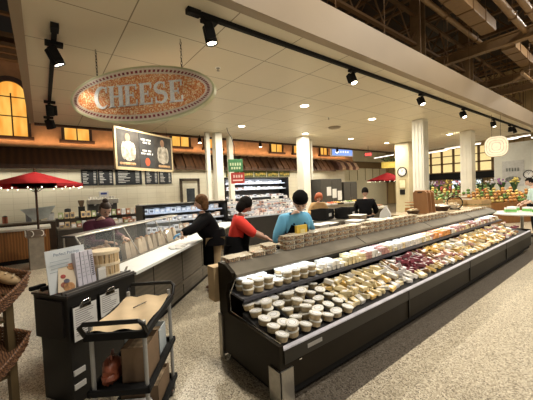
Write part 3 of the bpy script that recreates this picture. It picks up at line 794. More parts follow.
q.build('rolls', mat('roll_brown', (.28,.15,.07), .5, var=.3), t)
# cloth on board
t = thing('towel', 'crumpled white towel on the white counter beneath the black sleeve', 'towel', DN(4.35, -2.02, .905), RZ)
q = MB()
for i in range(9): q.ball((R.uniform(-.14,.16), R.uniform(-.07,.07), .012), (.08, .05, .022), 10, rot=(0,0,R.uniform(0,3)))
q.build('fold', ROPE, t, True)
t = thing('knife', 'long bread knife lying on the near end of the white counter', 'knife', DN(3.05, -2.05, .906), RZ+.5)
MB().bb(-.02,.16,-.012,.012,0,.003).build('blade', CHROME, t); MB().bb(-.12,-.02,-.011,.011,0,.012,.003).build('handle', BLACK, t)

# ================================================================== BLACK STAND
SA = Vector((-2.87,.114,0)); srz = math.atan2(.856, -.517)
SW, SDp = .70, .43
t = thing('display_stand', 'black display stand with clipboards hanging on its front', 'stand', SA, srz)
SB_ = mat('stand_black', (.010,.009,.008), .45, var=.2, scale=3)
MB().bb(0, SW, 0, SDp, .56, .93, .004).bb(.03, SW, .04, SDp-.02, 0, .56).build('cabinet', SB_, t)
MB().bb(-.012, SW+.012, -.012, SDp+.01, .93, .95, .004).build('top_panel', mat('stand_top', (.03,.028,.026), .3), t)
MB().bb(.0, SW, .0, .02, .95, .968).bb(.0, SW, .05, .07, .95, .975).build('edge_rail', mat('stand_rail', (.10,.095,.09), .3), t)
MB().bb(-.015,.005,.05,.38,.60,.90).build('side_panel', mat('stand_side', (.016,.013,.012), .5), t)
for x, z in ((.04,.25),(.04,.13)):
    MB().bb(x, x+.10, .030, .04, z, z+.045).build('shelf_tag', PAPER, t)
for x0, x1, z0, z1, l, sd in ((.025,.235,.56,.84,'larger white clipboard sheet on the stand, left one',1),(.275,.475,.66,.86,'smaller white clipboard sheet on the stand, right one',2)):
    c = thing('clipboard', l, 'clipboard', SA+Matrix.Rotation(srz,3,'Z') @ Vector((x0,-.018,z0)), srz)
    w_, h_ = x1-x0, z1-z0
    MB().bb(-.008, w_+.008, -.004, .004, -.008, h_+.02, .002).build('board', BLACK, c)
    MB().bb(0, w_, -.008, -.004, 0, h_).build('sheet', PAPER, c)
    q = MB(); rr = random.Random(sd)
    n_ = int(h_/.018)
    for k in range(1, n_-1):
        q.bb(.015, .015+(w_-.03)*rr.uniform(.5,1), -.0095, -.008, h_-k*.018-.004, h_-k*.018+.002)
    q.build('printed_lines', mat('print_grey', (.28,.27,.27), .8), c)
    q = MB().bb(w_*.25, w_*.75, -.016, -.006, h_-.02, h_+.015, .003).tube([(w_*.3,-.012,h_+.01),(w_*.35,-.03,h_+.045),(w_*.65,-.03,h_+.045),(w_*.7,-.012,h_+.01)], .004, 6)
    q.build('clip', CHROME, c)
def onst(x, y, z=.95): return SA+Matrix.Rotation(srz,3,'Z') @ Vector((x, y, z))
t = thing('sign_sheet', 'white sheet reading Perfect Pairings standing behind the food brochure', 'sign', onst(-.035,.17), srz)
MB().box((.17,0,.185), (.34,.006,.36), rot=(rad(-6),0,0)).build('sheet', mat('bluish_sheet', (.62,.66,.68), .45, var=.06), t)
MB().bb(.07,.32,-.03,.03,0,.012).build('base_slot', GLASS, t)
Mx = Matrix.Translation((.16,-.016,.325)) @ Matrix.Rotation(PI/2-rad(6), 4, 'X')
text_mesh('Perfect Pairings', .036, 'heading', mat('blue_grey_print', (.08,.13,.22), .7), t, Mx, .0006)
q = MB()
for k in range(7): q.box((.10,.004-.018+k*.0032,.27-k*.03), (.16-.01*(k % 3),.002,.006), rot=(rad(-6),0,0))
q.build('printed_lines', mat('print_pale', (.35,.40,.44), .8), t)
t = thing('brochure', 'tilted cream brochure with food pictures on the black stand', 'brochure', onst(.03,.12), srz)
Mb = Matrix.Rotation(rad(-14), 4, 'X') @ Matrix.Rotation(rad(12), 4, 'Y')
MB().box((.055,0,.175), (.15,.004,.33), M=Mb).build('page', mat('cream_page', (.66,.56,.42), .5, var=.05), t)
for (x, z, r, c_) in ((.07,.27,.04,(.32,.09,.05)),(.09,.22,.035,(.42,.22,.10)),(.02,.14,.022,(.35,.06,.05)),(.05,.10,.025,(.10,.10,.14)),(.07,.05,.05,(.40,.20,.08)),(.03,.07,.03,(.25,.08,.05))):
    MB().prism([(x+r*math.cos(2*PI*k/12), z+r*.8*math.sin(2*PI*k/12)) for k in range(12)], -.0045, -.002, 'Y', M=Mb).build('food_picture', mat('food_dot%d' % int(x*1000+z*100), c_, .6, var=.4, scale=40), t)
for i, (x, l) in enumerate(((.20,'upright white booklet on the stand, nearest the food brochure'),(.245,'upright white booklet on the stand, second from the food brochure'),(.29,'upright white booklet on the stand, third from the food brochure'),(.335,'white booklet with a dark vertical title, beside the wooden basket'))):
    t = thing('booklet', l, 'booklet', onst(x,.17), srz)
    t.rotation_euler = (rad(-5), rad(R.uniform(-2,2)), srz+rad(6))
    MB().bb(-.022,.022,-.055,.055,.004,.305,.002).build('cover', mat('booklet_lilac', (.60,.58,.66), .5, var=.05), t)
    q = MB()
    if i == 3:
        for k in range(11): q.bb(-.012,.012,-.058,-.055,.07+k*.018,.08+k*.018)
    else:
        for k in range(6): q.bb(-.012,.010,-.058,-.055,.08+k*.035,.085+k*.035)
    q.build('title', INK if i == 3 else mat('print_pale', (.35,.40,.44), .8), t)
t = thing('card_holder', 'small clear card holder with cards in front of the wooden basket', 'card holder', onst(.42,.12), srz)
MB().bb(-.05,.05,-.02,.02,.0,.10,.003).build('holder', PLASTIC, t); MB().bb(-.04,.04,-.01,.01,.005,.12).build('cards', PAPER, t)
t = thing('wooden_basket', 'round slatted bushel basket on the right end of the black stand', 'basket', onst(.545,.225), srz)
q = MB()
for k in range(18):
    a = 2*PI*k/18
    q.box((.128*math.cos(a), .128*math.sin(a), .13), (.008,.036,.26), rz=a)
q.build('slat', BASKETW, t)
for z, r in ((.245,.142),(.13,.138),(.02,.134)):
    MB().lathe([(r-.004,z-.014),(r,z-.014),(r,z+.014),(r-.004,z+.014)], seg=28).build('hoop', mat('hoop_wood', (.80,.68,.48), .6), t)
MB().lathe([(.12,.0),(.12,.01)], seg=24).build('bottom', BASKETW, t)
MB().lathe([(.118,.235),(.110,.246),(.02,.250)], seg=24).build('liner', mat('basket_fill', (.55,.42,.26), .8, var=.3), t)
for x, l in ((.02,'left one'),(.10,'right one')):
    t = thing('sign_clip', 'small black clip on the left corner of the black stand, '+l, 'clip', onst(-.005 if x < .05 else .02, .355 if x < .05 else .25), srz)
    MB().bb(-.06,.06,-.02,.02,.03,.065,.008).build('bar', MATTE, t); MB().tube([(0,0,0),(0,0,.03)], .008).build('stem', CHROME, t)

# ================================================================== UTILITY CART
crz = math.atan2(.832, .555)
t = thing('utility_cart', 'black utility cart with grey posts and brown paper on top', 'cart', (-2.2,.17,0), crz)
CW, CL = .38, .67
PST = mat('grey_post', (.34,.34,.33), .4, .3)
for x in (.02, CW-.02):
    for y in (.03, CL-.03): MB().tube([(x,y,.10),(x,y,.92)], .014, 10).build('post', PST, t)
def tray(z, h=.05):
    q = MB().bb(0, CW, 0, CL, z, z+.012)
    q.bb(-.01,.012,-.01,CL+.01,z,z+h,.005).bb(CW-.012,CW+.01,-.01,CL+.01,z,z+h,.005).bb(-.01,CW+.01,-.01,.012,z,z+h,.005).bb(-.01,CW+.01,CL-.012,CL+.01,z,z+h,.005)
    return q
tray(.82,.05).build('top_tray', MATTE, t); tray(.45,.04).build('middle_tray', MATTE, t); tray(.12,.04).build('bottom_tray', MATTE, t)
for y, s in ((.0,-1),(CL,1)):
    yy = y+s*.05
    MB().tube([(-.005,y,.86),(-.005,yy,.93),(.02,yy+s*.005,.955),(CW-.02,yy+s*.005,.955),(CW+.005,yy,.93),(CW+.005,y,.86)], .015, 10).build('handle', BLACK, t, True)
for x in (.03, CW-.03):
    for y in (.05, CL-.05):
        c = MB().tube([(x,y,.13),(x,y,.075)], .016, 8).bb(x-.02,x+.02,y-.012,y+.03,.055,.085).build('caster_fork', BLACK, t)
        MB().lathe([(.012,-.014),(.055,-.015),(.058,0),(.055,.015),(.012,.014)], seg=18, M=Matrix.Translation((x+.0,y+.01,.058)) @ Matrix.Rotation(PI/2,4,'Y')).build('wheel', BLACK, c, True)
cm = lambda x, y, z: Vector((-2.2,.17,0))+Matrix.Rotation(crz,3,'Z') @ Vector((x, y, z))
t = thing('paper_sheet', 'crinkled brown kraft paper lying over the top tray of the cart', 'paper', cm(0,0,0), crz)
b_ = bmesh.new(); nx, ny = 14, 24; gv = []
for i in range(nx+1):
    row = []
    for j in range(ny+1):
        x = .012+(CW-.024)*i/nx; y = .012+(CL-.03)*j/ny
        z = .874+.008*math.sin(i*.9+j*.35)+R.uniform(0,.003)
        row.append(b_.verts.new((x, y, z)))
    gv.append(row)
for i in range(nx):
    for j in range(ny): b_.faces.new((gv[i][j], gv[i+1][j], gv[i+1][j+1], gv[i][j+1]))
mb = MB(); mb.b.free(); mb.b = b_
mb.build('kraft_paper', KRAFT, t, True)
if 0: MB().prism([(.05,.862),(CW-.03,.862),(CW-.05,.80),(.06,.79)], -.022, -.016, 'Y').build('hanging_flap', KRAFT, t)
t = thing('pen', 'thin dark pen lying on the brown paper of the cart', 'pen', cm(.20,.40,.886), crz+1.1)
MB().tube([(-.06,0,.004),(.06,0,.004)], .004, 6).build('barrel', BLACK, t); MB().tube([(.06,0,.004),(.072,0,.004)], .002, 6).build('tip', CHROME, t)
for (nm, l, x0,x1,y0,y1,z0,h,m_) in (
    ('cardboard_box','open brown cardboard box on the middle tray of the cart',.17,.345,.10,.36,.464,.24,mat('box_brown',(.20,.13,.075),.8)),
    ('plastic_bag','red brown plastic bag at the left of the middle tray',.04,.15,.06,.25,.464,.20,mat('bag_red',(.28,.08,.04),.4,var=.4,scale=14)),
    ('storage_bin','pale grey plastic bin at the back of the middle tray',.06,.33,.42,.60,.464,.20,mat('bin_grey',(.45,.50,.52),.4)),
    ('cardboard_box','flat brown box lying on the bottom tray of the cart',.06,.34,.30,.60,.134,.16,mat('box_brown',(.20,.13,.075),.8)),
    ('paper_stack','stack of white papers sticking out on the bottom tray',.05,.30,.03,.27,.134,.10,PAPER)):
    t = thing(nm, l, nm.split('_')[-1], cm(0,0,0), crz)
    if nm == 'plastic_bag':
        MB().ball(((x0+x1)/2,(y0+y1)/2,z0+.06), (.055,.13,.06), 16).ball(((x0+x1)/2,(y0+y1)/2-.03,z0+.11), (.05,.09,.07), 14).build('bag', m_, t, True, .009); MB().box(((x0+x1)/2,(y0+y1)/2-.02,z0+.185), (.012,.09,.04), rz=.3).build('folded_top', m_, t)
    elif nm == 'paper_stack':
        q = MB()
        for k in range(9): q.box(((x0+x1)/2+R.uniform(-.01,.01),(y0+y1)/2,z0+.006+k*.011), (x1-x0,y1-y0,.009), rz=R.uniform(-.03,.03))
        q.build('sheets', m_, t)
    else:
        w_ = .006
        q = MB().bb(x0,x1,y0,y1,z0,z0+.01).bb(x0,x0+w_,y0,y1,z0,z0+h).bb(x1-w_,x1,y0,y1,z0,z0+h).bb(x0,x1,y0,y0+w_,z0,z0+h).bb(x0,x1,y1-w_,y1,z0,z0+h)
        q.build('walls', m_, t)
        MB().bb(x0+w_,x1-w_,y0+w_,y1-w_,z0+.01,z0+h*.8).build('contents', mat('box_contents', (.42,.30,.18), .8, var=.5, scale=18), t)

# ================================================================== WICKER RACK, far left
t = thing('wooden_rack', 'tall wooden rack at the left edge holding two wicker baskets', 'rack', (-3.20,-.50,0), .5)
q = None
for x in (-.24,.24):
    for y in (-.18,.14): MB().bb(x-.025,x+.025,y-.025,y+.025,0,1.28 if y < 0 else 1.02).build('post', mat('olive_wood', (.10,.065,.025), .6), t)
for z in (.36,.80): MB().bb(-.24,.24,-.18,.14,z,z+.02).build('shelf', mat('olive_wood', (.10,.065,.025), .6), t)
def wicker(loc, rot, l, w_=.46, d_=.34, h=.13):
    t = thing('wicker_basket', l, 'basket', loc); t.rotation_euler = rot
    q = MB()
    for k in range(9):
        z = .008+k*(h/9)
        e = .02*k/9
        pts = []
        nn = 56
        for j in range(nn):
            a = 2*PI*j/nn; c_, s_ = math.cos(a), math.sin(a)
            f = 1/max(abs(c_), abs(s_))**.85
            off_ = .004*(1 if (j+k) % 2 else -1)
            pts.append(((w_/2+e+off_)*c_*f*.95, (d_/2+e+off_)*s_*f*.95, z))
        q.tube(pts, .0075, 5, closed=True)
    q.build('woven_wall', WICK, t, True)
    MB().bb(-w_/2*.9, w_/2*.9, -d_/2*.9, d_/2*.9, 0, .012).build('bottom', WICK, t)
    pts = [( (w_/2+.02)*math.cos(a)/max(abs(math.cos(a)),abs(math.sin(a)))**.85*.95, (d_/2+.02)*math.sin(a)/max(abs(math.cos(a)),abs(math.sin(a)))**.85*.95, h+.005) for a in [2*PI*j/40 for j in range(40)]]
    MB().tube(pts, .013, 8, closed=True).build('rim', WICK, t, True)
    q = MB()
    for j in range(20):
        a = 2*PI*j/20; c_, s_ = math.cos(a), math.sin(a); f = 1/max(abs(c_), abs(s_))**.85
        q.tube([(w_/2*c_*f*.94, d_/2*s_*f*.94, 0), ((w_/2+.02)*c_*f*.96, (d_/2+.02)*s_*f*.96, h)], .005, 5)
    q.build('stake', WICK, t)
    return t
wicker((-3.10,-.40,1.02), (rad(24), rad(14), rad(62)), 'upper wicker basket tilted on the wooden rack, holding bread')
wicker((-3.03,-.42,.56), (rad(24), rad(14), rad(62)), 'lower wicker basket tilted on the wooden rack')
for i, (x, y, z) in enumerate(((-3.13,-.43,1.17),(-3.18,-.29,1.14))):
    t = thing('bread_loaf', 'tan wrapped loaf in the upper wicker basket, %s' % ('front one' if i == 0 else 'rear one'), 'bread', (x, y, z)); t.rotation_euler = (.2,.4,.9)
    MB().ball((0,0,0), (.16,.055,.05), 16).build('crust', mat('loaf_tan', (.55,.38,.20), .6, var=.2, scale=14), t, True)
    q = MB()
    for k in range(4): q.box((-.09+k*.06,0,.047), (.012,.06,.008), rz=.5)
    q.build('score', mat('loaf_pale', (.70,.56,.36), .7), t)

# ================================================================== UMBRELLAS
def umbrella(loc, r, z0, z1, label, planter=True):
    t = thing('umbrella', label, 'umbrella', loc)
    b_ = bmesh.new(); N_ = 8; top = b_.verts.new((0,0,z1)); ring_ = []; mid = []
    for k in range(N_):
        a = 2*PI*(k+.5)/N_
        mid.append(b_.verts.new((r*.5*math.cos(a), r*.5*math.sin(a), z0+(z1-z0)*.55)))
        ring_.append(b_.verts.new((r*math.cos(a), r*math.sin(a), z0+.05)))
    low = [b_.verts.new((v_.co.x*1.0, v_.co.y*1.0, z0-.02)) for v_ in ring_]
    for k in range(N_):
        j_ = (k+1) % N_
        b_.faces.new((top, mid[k], mid[j_])); b_.faces.new((mid[k], ring_[k], ring_[j_], mid[j_])); b_.faces.new((ring_[k], low[k], low[j_], ring_[j_]))
    bmesh.ops.solidify(b_, geom=b_.faces[:], thickness=.006)
    mb = MB(); mb.b.free(); mb.b = b_
    mb.build('canopy', mat('red_canvas', (.42,.012,.018), .8, var=.1), t)
    MB().tube([(0,0,.5),(0,0,z1+.05)], .025, 10).build('pole', BROWNB, t)
    for k in range(N_):
        a = 2*PI*(k+.5)/N_; MB().tube([(0,0,z1-.05),(r*.97*math.cos(a), r*.97*math.sin(a), z0+.03)], .008, 5).tube([(0,0,z0-.15),(r*.5*math.cos(a), r*.5*math.sin(a), z0+(z1-z0)*.5)], .008, 5).build('rib', BROWNB, t)
    MB().ball((0,0,z1+.06), .03, 10).build('finial', BROWNB, t)
    for k in range(24):
        a = 2*PI*k/24; rr = r*.97*math.cos(PI/8)/math.cos(((a) % (PI/4))-PI/8)
        MB().ball((rr*math.cos(a+PI/8), rr*math.sin(a+PI/8), z0-.04), .012, 8).build('string_bulb', emis('bulb_warm', (1,.85,.6), 5), t)
    return t
umbrella((-9.4,-.12,0), 1.06, 2.06, 2.44, 'red umbrella with string lights rising from the grey planter box')
umbrella((-10.2,17.6,0), 1.25, 2.0, 2.52, 'second red umbrella, far off left of the clock pillar')
t = thing('planter_box', 'tall grey planter box at the foot of the red umbrella', 'planter', (-9.4,-.19,0), .1)
MB().prism([(-.15,0),(.15,0),(.17,.80),(-.17,.80)], -.15, .15, 'Y').build('box', mat('weathered_grey', (.22,.19,.15), .6, var=.2), t)
MB().bb(-.19,.19,-.19,.19,.80,.86,.01).bb(-.17,.17,-.17,.17,.86,.99).build('collar', mat('cap_brown', (.16,.12,.09), .5), t)
q = MB()
for s in (-1,1): q.tube([(.195, s*.10+.05*math.sin(a), .90+.07*math.cos(a)) for a in [PI*k/8 for k in range(9)]], .010, 6); q.tube([(s*.10+.05*math.sin(a), -.195, .90+.07*math.cos(a)) for a in [PI*k/8 for k in range(9)]], .010, 6)
q.build('white_scroll', WHITE, t)

# ================================================================== CAFE COUNTER and machines
t = thing('cafe_counter', 'warm wood panelled counter at the far left behind the planter', 'counter', (-10.9,-2.0,0))
MB().bb(-.5,.5,-3.0,2.1,.12,.9).build('cabinet', WOODM, t)
MB().bb(-.55,.56,-3.0,2.15,.9,.96,.01).build('worktop', mat('counter_stone', (.55,.53,.46), .4), t)
MB().bb(-.45,.46,-3.0,2.1,0,.12).build('kick', MATTE, t)
for y in (-2.4,-1.2,0.0,1.2): MB().bb(.5,.515,y-.5,y+.5,.2,.84,.005).build('raised_panel', WOODM, t)
t = thing('back_counter', 'long dark back counter along the tiled cafe wall', 'counter', (-12.8,.6,0))
MB().bb(-.38,.35,-5.5,4.2,0,.95).build('cabinet', mat('dark_cabinet', (.05,.03,.018), .5), t)
MB().bb(-.38,.38,-5.5,4.2,.95,1.0,.005).build('worktop', DSTEEL, t)
for k in range(7): MB().bb(.35,.365,-5.2+k*1.3,-4.1+k*1.3,.1,.88,.004).build('door', mat('dark_cabinet', (.05,.03,.018), .5), t)
def coffee(loc, rz, l):
    t = thing('espresso_machine', l, 'coffee machine', loc, rz)
    MB().bb(-.45,.45,-.28,.28,0,.10,.01).bb(-.45,.45,.02,.28,.1,.5,.01).build('body', mat('machine_black', (.05,.05,.05), .3), t)
    MB().bb(-.45,.45,-.28,.28,.40,.56,.02).build('top_housing', STEEL, t)
    MB().bb(-.40,.40,-.26,-.02,.10,.12).build('drip_tray', CHROME, t)
    for x in (-.25,0,.25): MB().tube([(x,-.16,.40),(x,-.16,.34)], .035).tube([(x,-.16,.36),(x,-.30,.35)], .013).build('group_head', CHROME, t)
    q = MB()
    for i in range(9):
        for j in range(2): q.lathe([(.028,0),(.036,.09)], c=(-.38+i*.09,-.1+j*.16,.56), seg=10)
    q.build('cup_row', WHITE, t)
coffee((-11.5,1.65,1.1), PI/2, 'black and steel coffee machine with cups on top, left of the purple figure')
t = thing('pastry_case', 'dark counter display crowded with small packets below the coffee machine', 'display case', (-11.0,1.6,0))
MB().bb(-.9,.45,-1.3,1.3,0,.80).build('body', mat('dark_case', (.035,.028,.022), .4), t)
MB().bb(-.9,.45,-1.3,1.3,.80,.84,.004).build('shelf', DSTEEL, t); MB().bb(-.9,-.35,-1.3,1.3,.84,1.10).build('rear_riser', mat('dark_case', (.035,.028,.022), .4), t)
PKT = [mat('packet_%d' % i, c_, .45, var=.35, scale=16, objvar=.25) for i, c_ in enumerate(((.62,.58,.50),(.45,.22,.12),(.55,.42,.24),(.60,.62,.66),(.30,.10,.06),(.28,.33,.16)))]
def pkt_kind(nm, cat, m_, dims, lab=True):
    t = thing(nm, 'x', cat)
    MB().bb(-dims[0]/2,dims[0]/2,-dims[1]/2,dims[1]/2,0,dims[2],min(dims)*.12).build('pack', m_, t)
    if lab: MB().bb(dims[0]/2,dims[0]/2+.002,-dims[1]*.3,dims[1]*.3,dims[2]*.25,dims[2]*.7).build('label', PAPER if R.random() < .6 else INK, t)
    return Kind(t)
PKK = [pkt_kind('snack_packet', 'packet', m_, (.07,.12,.13)) for m_ in PKT]
for r in range(4):
    for k in range(17):
        if R.random() < .12: continue
        R.choice(PKK).put((-10.66-.14*r*.8, .42+k*.147, .842 if r < 3 else 1.102), (0,0,R.uniform(-.2,.2)), 'small packet on the display below the coffee machine, %s row, %s from the left' % (ORD[r], ORD[k]), 'packets on the cafe display, %s row from the front' % ORD[r], (1,1,.8+.25*r))
for i, (y, c_, h, r) in enumerate(((-2.2,(.5,.5,.5),.25,.1),(-1.6,(.6,.58,.5),.18,.12),(-1.0,(.35,.1,.05),.2,.07),(-.4,(.2,.2,.22),.3,.08),(.2,(.6,.6,.62),.22,.1),(.7,(.05,.05,.05),.32,.1),(1.2,(.4,.4,.4),.2,.1),(3.1,(.6,.6,.6),.3,.09),(3.6,(.25,.2,.15),.2,.12))):
    t = thing('canister', 'cylindrical canister on the back counter, %s from the left' % ORD[i], 'canister', (-12.7, y, 1.0))
    MB().lathe([(r,0),(r,h),(r*.9,h+.01)], seg=16).build('body', mat('canister_%d' % i, c_, .4), t); MB().lathe([(r*.94,h+.01),(r*.94,h+.03),(.02,h+.05)], seg=16).build('lid', BLACK, t)
t = thing('picnic_parasol', 'folded grey white sheet shape standing on the back counter', 'display', (-12.5,-.1,1.0)); 
MB().prism([(-.5,.42),(.45,.5),(.2,.1),(-.15,.02)], -.02, .02, 'X').build('panel', mat('pale_blue_sheet', (.50,.56,.56), .5), t); MB().tube([(0,0,0),(0,0,.3)], .02).build('stem', DSTEEL, t)
t = thing('wall_notice', 'small white notice with blue print on the tiled wall above the purple figure', 'notice', (-13.2,1.95,1.7), PI/2)
MB().bb(-.17,.17,-.015,0,-.25,.25).build('sheet', PAPER, t)
q = MB()
for k in range(3): q.bb(-.11,.11,-.018,-.015,.12-.14*k,.20-.14*k)
q.build('blue_square', mat('print_blue', (.05,.08,.30), .7), t)
t = thing('mesh_cabinet', 'black coffee grinder beside the machine', 'grinder', (-11.3,1.0,1.1))
MB().bb(-.09,.09,-.09,.09,0,.35,.01).build('body', BLACK, t); MB().lathe([(.05,.35),(.09,.5),(.09,.55)], seg=14).build('hopper', mat('smoke_hopper', (.12,.08,.05), .2), t)

# ================================================================== OPEN CASE (blue-white packs) left of centre
def pack_shelf_case(name, label, x, y0, y1, shelves, depth, top, kinds, glabel, base=.3, cw=.16, faceX=1, signs=False, dark=BLACK):
    t = thing(name, label, 'refrigerated case', (x, (y0+y1)/2, 0))
    W = (y1-y0)/2
    MB().bb(-depth, .05, -W, W, 0, base).build('base', dark, t)
    MB().bb(-depth-.05, -depth, -W, W, 0, top).build('back_wall', mat('case_inner', (.20,.20,.21), .5), t)
    for s in (-1,1): MB().bb(-depth, .0, s*W-.03, s*W+.03, 0, top).build('side_wall', dark, t)
    MB().bb(-depth, .0, -W, W, top-.06, top).build('hood', dark, t)
    n_ = len(shelves)
    for i, z in enumerate(shelves):
        xo = -(depth-.18)*(i/(max(1,n_-1)))*.5
        MB().bb(-depth, xo, -W, W, z-.02, z).build('shelf', dark, t)
        MB().bb(xo-.005, xo+.012, -W, W, z-.035, z+.012).build('price_strip', mat('strip_pale', (.46,.50,.56), .5), t)
        k = int((y1-y0-.1)/cw)
        for j in range(k):
            for rr in range(2 if i == 0 else 1):
                kd = R.choice(kinds)
                kd.put((x+xo-.09-rr*.12, y0+.05+cw*(j+.5), z), (0,0,R.uniform(-.08,.08)), '%s, %s shelf up, %s' % (glabel, ORD[i], 'back' if rr else 'front'), '%s on shelf %s, %s' % (glabel, ORD[i], 'back' if rr else 'front'), (1, 1, R.uniform(.8,1.15)))
    return t
MEAT = [pkt_kind('meal_pack', 'packet', mat('meal_%d' % i, c_, .35, var=.3, scale=14, objvar=.2), (.10,.145,.13)) for i, c_ in enumerate(((.62,.66,.74),(.50,.55,.66),(.70,.70,.72),(.40,.42,.48),(.55,.40,.30)))]
pack_shelf_case('open_case', 'low open case with rows of blue white packs behind the reaching figure', -8.1, 2.1, 4.6, [.45,.72,.98,1.22], .7, 1.46, MEAT, 'pale pack in the low open case', .3, .155)
DELI = [pkt_kind('deli_pack', 'packet', mat('deli_%d' % i, c_, .4, var=.4, scale=20, objvar=.25), (.10,.14,.09)) for i, c_ in enumerate(((.66,.64,.60),(.58,.50,.50),(.50,.30,.24),(.66,.66,.68),(.30,.30,.34)))]
# tiered display right of it
t = thing('tiered_display', 'black based tiered display heaped with white packs, behind the red top figure', 'display', (-8.1,6.2,0))
MB().bb(-.8,.45,-1.5,1.6,0,.88).build('base', mat('display_black', (.022,.020,.018), .4), t)
for i in range(4): MB().bb(-.8,.38-.28*i,-1.5,1.6,.88+.13*i,.90+.13*i).build('tier', mat('tier_grey', (.25,.25,.26), .5), t); MB().bb(.36-.28*i,.385-.28*i,-1.5,1.6,.86+.13*i,.92+.13*i).build('tier_lip', mat('strip_pale', (.46,.50,.56), .5), t)
for i in range(4):
    for j in range(20):
        for rr in range(1 if i == 3 else 1):
            R.choice(DELI).put((-7.85-.28*i, 4.8+j*.155, .902+.13*i), (0,0,R.uniform(-.15,.15)), 'small white pack on the %s tier of the black tiered display' % ORD[i], 'packs on the %s tier of the black display' % ORD[i])
            if R.random() < .4: R.choice(DELI).put((-7.85-.28*i, 4.8+j*.155, 1.0+.13*i), (0,0,R.uniform(-.3,.3)), 'white pack stacked on the %s tier of the black tiered display' % ORD[i], 'stacked packs on the %s tier of the black display' % ORD[i])
pack_shelf_case('wall_case', 'tall black wall case of packs below the picture panels', -12.2, 6.9, 10.9, [.5,.95,1.4,1.8,2.1], .75, 2.4, DELI+MEAT[:2], 'pack in the tall wall case', .4, .17)
area((-12.1, 8.9, 2.3), (0, rad(30), 0), .08, 30, (.9,.95,1), sy=3.8)
area((-8.15, 3.35, 1.36), (0, rad(30), 0), .05, 4, (.8,.9,1), sy=2.6)
for i in range(5):
    t = thing('picture_panel', 'small green and yellow food picture above the tall wall case, %s from the left' % ORD[i], 'picture', (-12.15, 6.95+i*.82+.36, 2.55), PI/2)
    MB().bb(-.38,.38,-.02,0,-.14,.16).build('board', mat('panel_green', (.12,.14,.04), .6), t)
    q = MB()
    for k in range(5): q.ball((-.26+k*.13, -.025, R.uniform(-.04,.05)), (.075,.008,.07), 10)
    q.build('food_picture', mat('panel_yellow', (.52,.40,.08), .6, var=.5, scale=10), t)

# hanging small signs
t = thing('hanging_sign', 'square green sign hanging from a curved wire', 'sign', (-9.0,5.55,2.65), PI/2-.5)
MB().bb(-.26,.26,-.02,.02,-.22,.23,.005).build('panel', mat('sign_green', (.04,.16,.06), .6), t)
q = MB()
for k in range(5): q.bb(-.2+k*.085,-.15+k*.085,-.026,-.02,.0,.10)
for k in range(4): q.bb(-.16+k*.09,-.10+k*.09,-.026,-.02,-.13,-.05)
q.build('lettering', mat('pale_green', (.45,.55,.35), .7), t)
MB().tube([(0,0,.23),(-.02,0,.7),(-.10,0,1.0),(-.22,0,1.2),(-.25,0,1.35)], .012, 6).build('curved_wire', MATTE, t)
t = thing('hanging_sign', 'square red sign hanging just below the green one', 'sign', (-9.0,5.62,2.20), PI/2-.5)
MB().bb(-.24,.24,-.02,.02,-.19,.20,.005).build('panel', mat('sign_red', (.42,.04,.03), .6), t)
q = MB()
for k in range(4): q.bb(-.16+k*.09,-.10+k*.09,-.026,-.02,.02,.12)
q.bb(-.18,.18,-.026,-.02,-.10,-.05); q.build('lettering', mat('pale_pink', (.75,.55,.50), .7), t)
MB().tube([(-.1,0,.2),(-.1,0,.24)], .006, 5).tube([(.1,0,.2),(.1,0,.24)], .006, 5).build('link', CHROME, t)
t = thing('screen', 'blue screen mounted under the ceiling at the right end of the facade', 'screen', (-11.9,15.3,3.90), PI/2-.15)
MB().bb(-.95,.95,-.05,.05,-.26,.26,.01).build('housing', WHITE, t)
MB().bb(-.85,.85,-.056,-.05,-.19,.19).build('display', mat('blue_display', (.02,.05,.15), .4, emit=(.22,.34,.75), es=.8), t)
q = MB()
for k in range(6): q.bb(-.6+k*.2,-.48+k*.2,-.06,-.056,-.02,.1)
q.build('text', mat('screen_white', (.7,.7,.7), .5, emit=(.8,.85,1), es=.6), t)
for s in (-.7,.7): MB().tube([(s,0,.26),(s,0,.5)], .012).build('hanger', MATTE, t)
t = thing('exit_sign', 'small red lit sign far away below the ceiling edge', 'sign', (-9.95,15.2,3.55), .6)
MB().bb(-.22,.22,-.03,.03,-.12,.12,.005).build('housing', mat('exit_dark', (.08,.02,.02), .5), t)
q = MB()
for k in range(4): q.bb(-.16+k*.085,-.10+k*.085,-.035,-.03,-.07,.07)
q.build('lettering', mat('exit_red', (.5,.02,.02), .5, emit=(1,.06,.04), es=1.5), t)
MB().tube([(0,0,.12),(0,0,.47)], .01).build('hanger', MATTE, t)
t = thing('hanging_sign', 'yellow hanging sign with greenery on top, left of the clock pillar', 'sign', (-10.6,18.6,3.05), .7)
MB().bb(-.5,.5,-.03,.03,-.20,.22,.01).build('panel', mat('sign_yellow', (.72,.58,.10), .6), t)
q = MB()
for k in range(26): q.ball((R.uniform(-.5,.5), R.uniform(-.1,.1), .28+R.uniform(0,.22)), (.09,.04,.06), 8, rot=(R.uniform(0,3),R.uniform(0,3),0))
q.build('greenery', mat('dull_leaves', (.07,.10,.04), .8, var=.4), t)
t = thing('lantern_sign', 'round glowing lantern sign hanging from the ceiling at the right', 'lantern', (-3.2,12.5,2.90), math.atan2(-.245,.97)+.5+0)
t.rotation_euler = (0,0,math.atan2(12.5,-3.2)-PI/2+PI)
prof = [( .32*abs(math.cos(a))**.6*(1 if math.cos(a) >= 0 else -1), .34*abs(math.sin(a))**.8*(1 if math.sin(a) >= 0 else -1)) for a in [2*PI*k/36 for k in range(36)]]
MB().prism(prof, -.07, .07, 'Y').build('shade', mat('lantern_glow', (.8,.72,.55), .6, emit=(1,.80,.54), es=.30), t)
